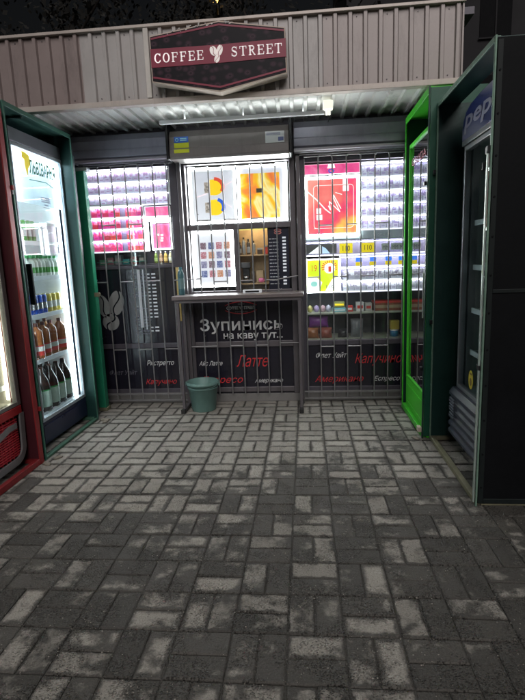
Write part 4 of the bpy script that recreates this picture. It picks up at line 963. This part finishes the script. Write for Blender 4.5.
# --- bright fridge, left
LB = lamp('fridge_led', (.86, .95, 1), 20)
M_navy = mat('navy_enamel', (.018, .022, .06), .3, .1, .1, 7, dirt=.3)
shz = [1.655, 1.375, 1.070, .705, .262]
tB, bx = fridge('tall bright white fridge of bottles behind the left green cage', -2.10, 3.600, 4.375, 1, .05, 2.46, .262, 2.330, M_navy, mat('door_silver', (.42, .46, .50), .3, .4), M_liner, shelves=shz, ledm=LB, fw_=.022)
MB().box(-2.135, -2.10, 3.600, 4.375, .05, .20).box(-2.130, -2.104, 3.60, 4.375, .20, .232).build('base_panel', M_navy, tB, .006)
MB().box(-2.14, -2.102, 3.600, 4.375, 2.362, 2.46).build('top_fascia', mat('grey_top', (.14, .15, .17), .35, .3), tB, .004)
MB().box(-2.165, -2.150, 3.65, 4.33, 2.285, 2.312).build('top_lamp', lamp('fridge_top', (.9, .97, 1), 14), tB)
for y in (3.66, 4.31):
    for x in (-2.18, -2.64): MB().tube((x, y, 0.0), (x, y, .05), .018, 0, 10).build('foot', M_rubber, tB)
MB().box(-2.098, -2.055, 3.612, 3.635, 1.17, 1.48).box(-2.10, -2.06, 3.615, 3.632, 1.19, 1.22).build('door_handle', M_black, tB, .006)
# header print on the pane: leaf and brewery lettering
pg_ = Plane((-2.108, 0, 0), (0, 1, 0), (0, 0, 1))
def frost():
    m = bpy.data.materials.new('frosted_header_film'); m.use_nodes = True; N = m.node_tree.nodes; L = m.node_tree.links; N.clear()
    o = N.new('ShaderNodeOutputMaterial'); a = N.new('ShaderNodeBsdfTranslucent'); a.inputs[0].default_value = (.85, .93, 1, 1)
    d = N.new('ShaderNodeBsdfTransparent'); x = N.new('ShaderNodeMixShader'); x.inputs[0].default_value = .35
    L.new(a.outputs[0], x.inputs[1]); L.new(d.outputs[0], x.inputs[2]); L.new(x.outputs[0], o.inputs[0]); return m
M_pgreen = mat('print_green', (.01, .20, .10), .4); M_pyel = mat('print_yellow', (.75, .60, .03), .4, emit=(.9, .75, .05), es=.15)
hd = MB().box(-2.1215, -2.1205, 3.63, 4.35, 1.94, 2.325).build('header_film', frost(), tB)
text('brand_lettering', 'ЛЬВІВАРНЯ', pg_, 3.845, 2.170, .40, .105, M_pgreen, tB, bold=.035, shear=.12)
mb = MB(); poly(mb, pg_, [(3.76, 2.315), (3.80, 2.345-.03), (3.86, 2.30), (3.87, 2.24), (3.83, 2.20), (3.815, 2.14), (3.79, 2.20), (3.785, 2.26), (3.755, 2.27)], .002)
mb.build('hop_leaf', M_pyel, tB)
mb = MB(); stroke(mb, pg_, [(3.83, 2.12), (3.95, 2.125), (4.08, 2.13), (4.20, 2.10), (4.26, 2.085)], .006, .001, .001)
mb.build('underline', M_pgreen, tB)
mb = MB(); 
for i in range(3): mb.box(-2.111, -2.1095, 3.98, 4.12, 2.00-i*.016, 2.009-i*.016)
mb.box(-2.111, -2.1095, 4.02, 4.09, 1.945, 1.953).box(-2.111, -2.1095, 4.0, 4.10, 1.925, 1.930).build('small_print', mat('small_print', (.25, .3, .4)), tB)
# clip frame hung inside
t = thing('price_frame', (-2.175, 4.15, 1.54), 'white framed pink price card hanging inside the bright fridge', 'frame')
MB().box(-2.176, -2.168, 4.015, 4.035, 1.545, 1.815).box(-2.176, -2.168, 4.305, 4.325, 1.545, 1.815).box(-2.176, -2.168, 4.035, 4.305, 1.795, 1.815).box(-2.176, -2.168, 4.035, 4.305, 1.545, 1.565).build('frame', M_white, t)
MB().box(-2.180, -2.177, 4.03, 4.31, 1.55, 1.81).build('card', mat('pink_card', (.72, .62, .74), .5, var=.2, scale=25), t)
# contents
def rowy(a, b, n): return [a+(b-a)*(i+.5)/n for i in range(n)]
M_cang = mat('carton_green', (.10, .38, .08), .4, var=.3, scale=25); M_canw = mat('carton_white', (.70, .74, .70), .4); M_capg = mat('cap_green', (.03, .35, .08), .4)
M_blue = mat('can_blue', (.02, .08, .45), .25, .3); M_cany = mat('can_yellow', (.75, .62, .10), .3, .2); M_alu = mat('alu', (.6, .6, .62), .25, 1)
M_amber = mat('amber_pet', (.34, .12, .04), .12, spec=.7, var=.1); M_dark = mat('dark_pet', (.035, .022, .018), .12, spec=.7); M_redl = mat('label_red', (.60, .06, .05), .4, var=.3, scale=30); M_lg = mat('label_pale', (.50, .62, .54), .4, var=.18, scale=30); M_capb = mat('cap_brown', (.10, .03, .02), .4)
def can(loc, r, h, m, ml, label, group, name='can'):
    t = thing(name, loc, label, 'can', group)
    MB().lathe([(.0001, 0), (r*.8, 0), (r, .008), (r, h-.01), (r*.82, h), (.0001, h-.003)], loc, 0, 16).build('body', m, t)
    MB().lathe([(r*1.01, h*.25), (r*1.01, h*.6)], loc, 0, 16).build('printed_band', ml, t); MB().lathe([(r*.84, h-.004), (r*.84, h+.002), (.0001, h+.001)], loc, 0, 14).build('top', M_alu, t)
    return t
p0 = None; Lb = 'green and white can on the top shelf of the bright fridge'; gr = 'green cans on the top fridge shelf'
for i, y in enumerate(rowy(3.69, 4.01, 5)):
    for k, x in enumerate((-2.225, -2.31)):
        if p0 is None: p0 = can((x, y, 1.656), .031, .165, M_cang, M_canw, Lb, gr)
        else: dup(p0, (x, y, 1.656))
p0 = None; Lb = 'small white bottle with green cap in the bright fridge'; gr = 'small green capped bottles on the second fridge shelf'
for k_, x in enumerate((-2.22, -2.30, -2.38)):
    for i, y in enumerate(rowy(3.66, 4.32, 10)):
        if p0 is None: p0 = bottle((x, y, 1.376), bprof(.028, .155, .28), .014, .022, .155, M_canw, M_capg, M_cang, (.0287, .03, .075), Lb, 'bottle', gr)
        else: dup(p0, (x+random.uniform(-.008, .008), y+random.uniform(-.004, .004), 1.376))
p0 = None; Lb = 'bright blue can on the third shelf of the bright fridge'; gr = 'blue cans on the third fridge shelf'
for y, x in [(y, x) for x in (-2.22, -2.30) for y in rowy(3.70, 4.06, 5)]:
    if p0 is None: p0 = can((x, y, 1.071), .030, .155, M_blue, M_alu, Lb, gr)
    else: dup(p0, (x, y, 1.071))
p0 = None; Lb = 'yellow can right of the blue cans in the bright fridge'; gr = 'yellow cans on the third fridge shelf'
for y, x in [(y, x) for x in (-2.22, -2.30) for y in rowy(4.07, 4.30, 3)]:
    if p0 is None: p0 = can((x, y, 1.071), .030, .155, M_cany, M_canw, Lb, gr)
    else: dup(p0, (x, y, 1.071))
p0 = None; Lb = 'amber plastic bottle with red and white label in the bright fridge'; gr = 'amber bottles on the fourth fridge shelf'
ap = [(.0001, 0), (.050, 0), (.052, .012)]+[(.0525-.0022*(i % 2), .10+i*.0115) for i in range(10)]+[(.048, .226), (.024, .256), (.016, .264), (.016, .275)]
for y, x in [(y, x) for x in (-2.225, -2.345) for y in rowy(3.67, 4.31, 5)]:
    if p0 is None:
        p0 = bottle((x, y, .706), ap, .018, .022, .272, M_amber, M_capb, M_redl, (.0532, .03, .115), Lb, 'bottle', gr)
        MB().lathe([(.0537, .065), (.0537, .105)], (x, y, .706), 0, 16).build('white_band', M_canw, p0)
    else: dup(p0, (x+random.uniform(-.01, .01), y+random.uniform(-.008, .008), .706), rz=random.uniform(0, 6))
p0 = None; Lb = 'large dark bottle with pale green label low in the bright fridge'; gr = 'large dark bottles on the bottom fridge shelf'
for y, x in [(y, x) for x in (-2.225, -2.38) for y in rowy(3.65, 4.32, 5)]:
    if p0 is None:
        p0 = bottle((x, y, .263), bprof(.064, .36, .42), .018, .022, .345, M_dark, M_capb, M_lg, (.0652, .04, .175), Lb, 'bottle', gr)
        MB().lathe([(.0656, .176), (.0656, .186)], (x, y, .263), 0, 16).build('green_band', M_capg, p0)
    else: dup(p0, (x+random.uniform(-.008, .008), y+random.uniform(-.003, .003), .263))
# --- nearest left fridge: red grille, grey curved frame, warm light
tA, bx = fridge('red fridge with slotted grille and warm light at the left edge', -2.10, 2.45, 3.335, 1, .06, 2.40, .50, 2.26, mat('red_enamel', (.30, .02, .03), .35, .1), mat('door_grey', (.30, .29, .28), .35, .4), mat('liner_cream', (.74, .71, .62), .4), shelves=(.62, .95, 1.3, 1.65, 2.0), ledm=lamp('warm_led', (1, .93, .72), 6), fw_=.045)
pf2 = Plane((-2.099, 0, 0), (0, 1, 0), (0, 0, 1)); M_g2 = mat('grille_grey', (.25, .245, .25), .4, .2)
MB().box(-2.135, -2.099, 2.45, 3.335, .405, .468).build('red_band', mat('band_red', (.42, .03, .035), .35), tA, .006)
MB().box(-2.150, -2.125, 2.46, 3.30, .09, .405).build('grille_back', M_black, tA)
mb = MB()
for i in range(15):
    z = .115+i*.0185; mb.box(-2.124, -2.108, 2.50, 3.27, z, z+.008)
for i in range(17): y = 2.50+i*.046; mb.box(-2.127, -2.111, y, y+.006, .10, .40)
mb.build('red_slats', mat('slat_red', (.50, .03, .045), .35), tA)
mb = MB(); stroke(mb, pf2, [(2.45, .082)]+[(2.62, .07), (3.20, .075)]+arc(3.20, .175, .11, .10, -90, 0, 10)+[(3.315, .26), (3.325, .40)], .050, .014, -.012); stroke(mb, pf2, [(2.60, .16), (2.85, .24), (3.05, .31), (3.16, .335), (3.24, .335)], .040, .012, -.010)
mb.build('curved_trim', M_g2, tA)
for y in (2.52, 3.27): MB().tube((-2.2, y, 0), (-2.2, y, .062), .018, 0, 10).tube((-2.62, y, 0), (-2.62, y, .062), .018, 0, 10).build('foot', M_rubber, tA)
# --- green fridge, far right
M_mirror = glass('reflective_glass', (.75, .78, .82), k=3.6)
tC, bx = fridge('bright green fridge with glass door in the far right cage', .915, 3.885, 4.620, -1, .06, 2.40, .345, 2.335, mat('green_enamel', (.05, .40, .03), .35), mat('green_door', (.07, .56, .03), .35), mat('sheen_liner', (.42, .44, .56), .4), shelves=(.6, .95, 1.3, 1.65, 2.0), fw_=.022, glassm=M_mirror, ledm=lamp('added_sheen_led', (.85, .9, 1), 2.2))  # lit strips and lilac liner added to give the door glass a pale sheen
text('header_lettering', 'GALICIA', Plane((.924, 0, 0), (0, -1, 0), (0, 0, 1)), -4.54, 2.175, .50, .060, mat('head_red', (.40, .08, .12), .5), tC, bold=.01)
MB().box(.917, .955, 3.885, 4.620, .06, .312).box(.912, .9165, 3.93, 4.56, .10, .11).box(.912, .9165, 3.93, 4.56, .26, .27).build('kick_panel', MATS['green_door'], tC, .004)
MB().box(.895, .914, 3.925, 3.945, .95, 1.30).build('door_handle', mat('handle_grey', (.3, .31, .33), .3), tC, .005)
# --- dark ribbed fridge with blue header, nearest right
tD, bx = fridge('dark blue fridge with ribbed base and blue header, nearest on right', 1.090, 2.860, 3.660, -1, .10, 2.185, .50, 2.115, mat('charcoal_blue', (.02, .027, .045), .38), mat('door_alu', (.30, .32, .34), .3, .6), M_liner2, shelves=(.75, 1.05, 1.35, 1.65), fw_=.030, depth=.68)
prof = [(1.065, .472)]
for i in range(6):
    z = .455-i*.058; prof += [(1.052, z), (1.040, z-.015), (1.040, z-.035), (1.056, z-.05)]
prof += [(1.07, .100), (1.13, .100), (1.13, .472)]
MB().prism([(x, 2.860, z) for x, z in prof], (0, .80, 0)).build('ribbed_base', mat('ribbed_plastic', (.028, .036, .055), .42, 0, .12), tD, .003)
mb = MB()
for i in range(7):
    z = .40-i*.022; mb.box(1.030, 1.036, 3.51, 3.61, z, z+.009)
mb.build('vent_slat', mat('vent_grey', (.16, .18, .22), .4), tD)
# rounded header
hp = [(3.735, 2.19), (3.735, 2.27), (3.715, 2.32), (3.67, 2.365), (3.58, 2.395), (3.40, 2.412), (2.86, 2.42), (2.86, 2.19)]
def header_mat():
    m = bpy.data.materials.new('blue_header_film'); m.use_nodes = True; q = m.node_tree; N = q.nodes; L = q.links; b = N['Principled BSDF']
    tc = N.new('ShaderNodeTexCoord'); w = N.new('ShaderNodeTexWave'); w.inputs['Scale'].default_value = 1.1; w.inputs['Distortion'].default_value = 5; w.inputs['Detail'].default_value = 1.5; w.bands_direction = 'Z'
    L.new(tc.outputs['Object'], w.inputs['Vector']); cr = N.new('ShaderNodeValToRGB'); e = cr.color_ramp.elements; e[0].position = .2; e[0].color = (.02, .03, .12, 1); e[1].position = .8; e[1].color = (.13, .14, .21, 1)
    L.new(w.outputs['Fac'], cr.inputs[0]); L.new(cr.outputs[0], b.inputs['Base Color']); L.new(cr.outputs[0], b.inputs['Emission Color']); b.inputs['Emission Strength'].default_value = .03; b.inputs['Roughness'].default_value = .25; return m
MB().prism([(1.095, y, z) for y, z in hp], (.30, 0, 0)).build('header', header_mat(), tD, .004)
text('header_lettering', 'pepsi', Plane((1.0945, 0, 0), (0, -1, 0), (0, 0, 1)), -3.70, 2.225, .74, .14, mat('pale_letter', (.15, .16, .22), .4, emit=(.8, .8, 1), es=.01), tD, bold=.03, shear=.2)
MB().box(1.085, 1.35, 2.86, 3.70, 2.152, 2.186).build('header_lip', MATS['door_alu'], tD, .004)
MB().box(1.060, 1.088, 2.885, 2.905, 1.0, 1.5).build('door_handle', M_black, tD, .005)
mb = MB(); ps2 = Plane((1.0885, 0, 0), (0, -1, 0), (0, 0, 1)); poly(mb, ps2, arc(-3.34, .60, .045, .065, 0, 350, 18), .001); mb.build('oval_sticker', mat('sticker_gold', (.60, .48, .05), .4), tD)
mb = MB(); poly(mb, ps2, arc(-3.34, .585, .022, .028, 0, 350, 12), .001, .0012); stroke(mb, ps2, [(-3.36, .64), (-3.32, .64)], .012, .001, .0012); mb.build('sticker_print', mat('sticker_brown', (.20, .12, .04)), tD)
for y in (2.92, 3.58): MB().tube((1.15, y, .0), (1.15, y, .10), .022, 0, 10).tube((1.65, y, .0), (1.65, y, .10), .022, 0, 10).build('foot', M_rubber, tD)

# ------------------------------------------------------------------ behind the kiosk: dark trees, flats, street lamp
B = thing('apartment_building', (9, 24, 0), 'dark block of flats behind the kiosk at the right', 'building')
M_bw = mat('night_wall', (.008, .007, .009), .8, var=.2, scale=.6); M_win = mat('night_window', (.004, .004, .005), .7, spec=.1)
MB().box(2.0, 26, 24, 34, 0, 26).build('wall', M_bw, B)
for r in range(8):
    for c in range(10):
        x = 3.0+c*2.3; z = 1.4+r*3.0
        w = MB().box(x, x+1.3, 23.96, 24.02, z, z+1.5).build('window', M_win, B)
        if r in (3, 4, 5) and c < 6: MB().box(x-.05, x+1.35, 23.90, 23.955, z-.08, z-.02).box(x+.62, x+.68, 23.92, 23.955, z, z+1.5).build('sill', M_bw, w)
def leafmat():
    return mat('night_leaf', (.009, .008, .006), .7, var=.5, scale=2)
M_leaf = leafmat(); M_bark = mat('bark', (.02, .015, .012), .9, bump=.5)
def tree(x, y, h, cr, seed, label, n=3200):
    t = thing('tree', (x, y, 0), label, 'tree'); r = random.Random(seed)
    mb = MB().tube((x, y, 0), (x+.1, y, h*.55), .22, 0, 10, .12)
    tips = []
    for i in range(9):
        a = r.uniform(0, 6.28); l = r.uniform(.5, .95)*cr; z0 = h*r.uniform(.35, .55); p = (x+math.cos(a)*l, y+math.sin(a)*l, z0+r.uniform(.2, .5)*h)
        mb.tube((x+.08, y, z0), p, .07, 0, 6, .02); tips.append(p)
    mb.build('trunk', M_bark, t)
    mb = MB(); cl = [(q[0]+r.gauss(0, .5), q[1]+r.gauss(0, .5), q[2]+r.gauss(0, .5), r.uniform(.5, 1.1)) for q in tips for _ in range(4)]
    for _ in range(n):
        c = r.choice(cl); p = Vector((r.gauss(c[0], c[3]*.5), r.gauss(c[1], c[3]*.5), r.gauss(c[2], c[3]*.45)))
        a = Vector((r.uniform(-1, 1), r.uniform(-1, 1), r.uniform(-1, 1))).normalized(); b = a.orthogonal().normalized(); s_ = r.uniform(.05, .11)
        mb.add([p-a*s_, p+b*s_*.6, p+a*s_, p-b*s_*.6], [(0, 1, 2, 3)])
    mb.build('crown', M_leaf, t)
tree(-6.5, 12, 9, 2.8, 1, 'dark tree behind the kiosk at the left edge'); tree(-.3, 15.5, 10, 3.0, 2, 'dark tree behind the kiosk just right of the street lamp'); tree(-11, 17, 11, 3, 3, 'farther dark tree beyond the left edge tree', 2200); tree(-3.9, 18, 10.5, 2.8, 4, 'dark tree behind the kiosk left of the street lamp')
t = thing('street_lamp', (-2.15, 14.3, 0), 'distant street lamp glowing yellow above the coffee sign', 'street lamp')
MB().tube((-2.15, 14.3, 0), (-2.15, 14.3, 8.1), .07, 0, 10, .05).path([(-2.15, 14.3, 8.1), (-2.15, 14.1, 8.15), (-2.15, 13.9, 8.1)], .03).build('pole', M_black, t)
MB().box(-2.27, -2.03, 13.75, 14.1, 8.02, 8.09).build('lamp_head', M_black, t, .02)
MB().lathe([(.0001, -.11), (.06, -.08), (.085, 0), (.0001, .005)], (-2.15, 13.9, 8.015), 0, 14).build('bulb', lamp('sodium', (1, .55, .12), 3), t)
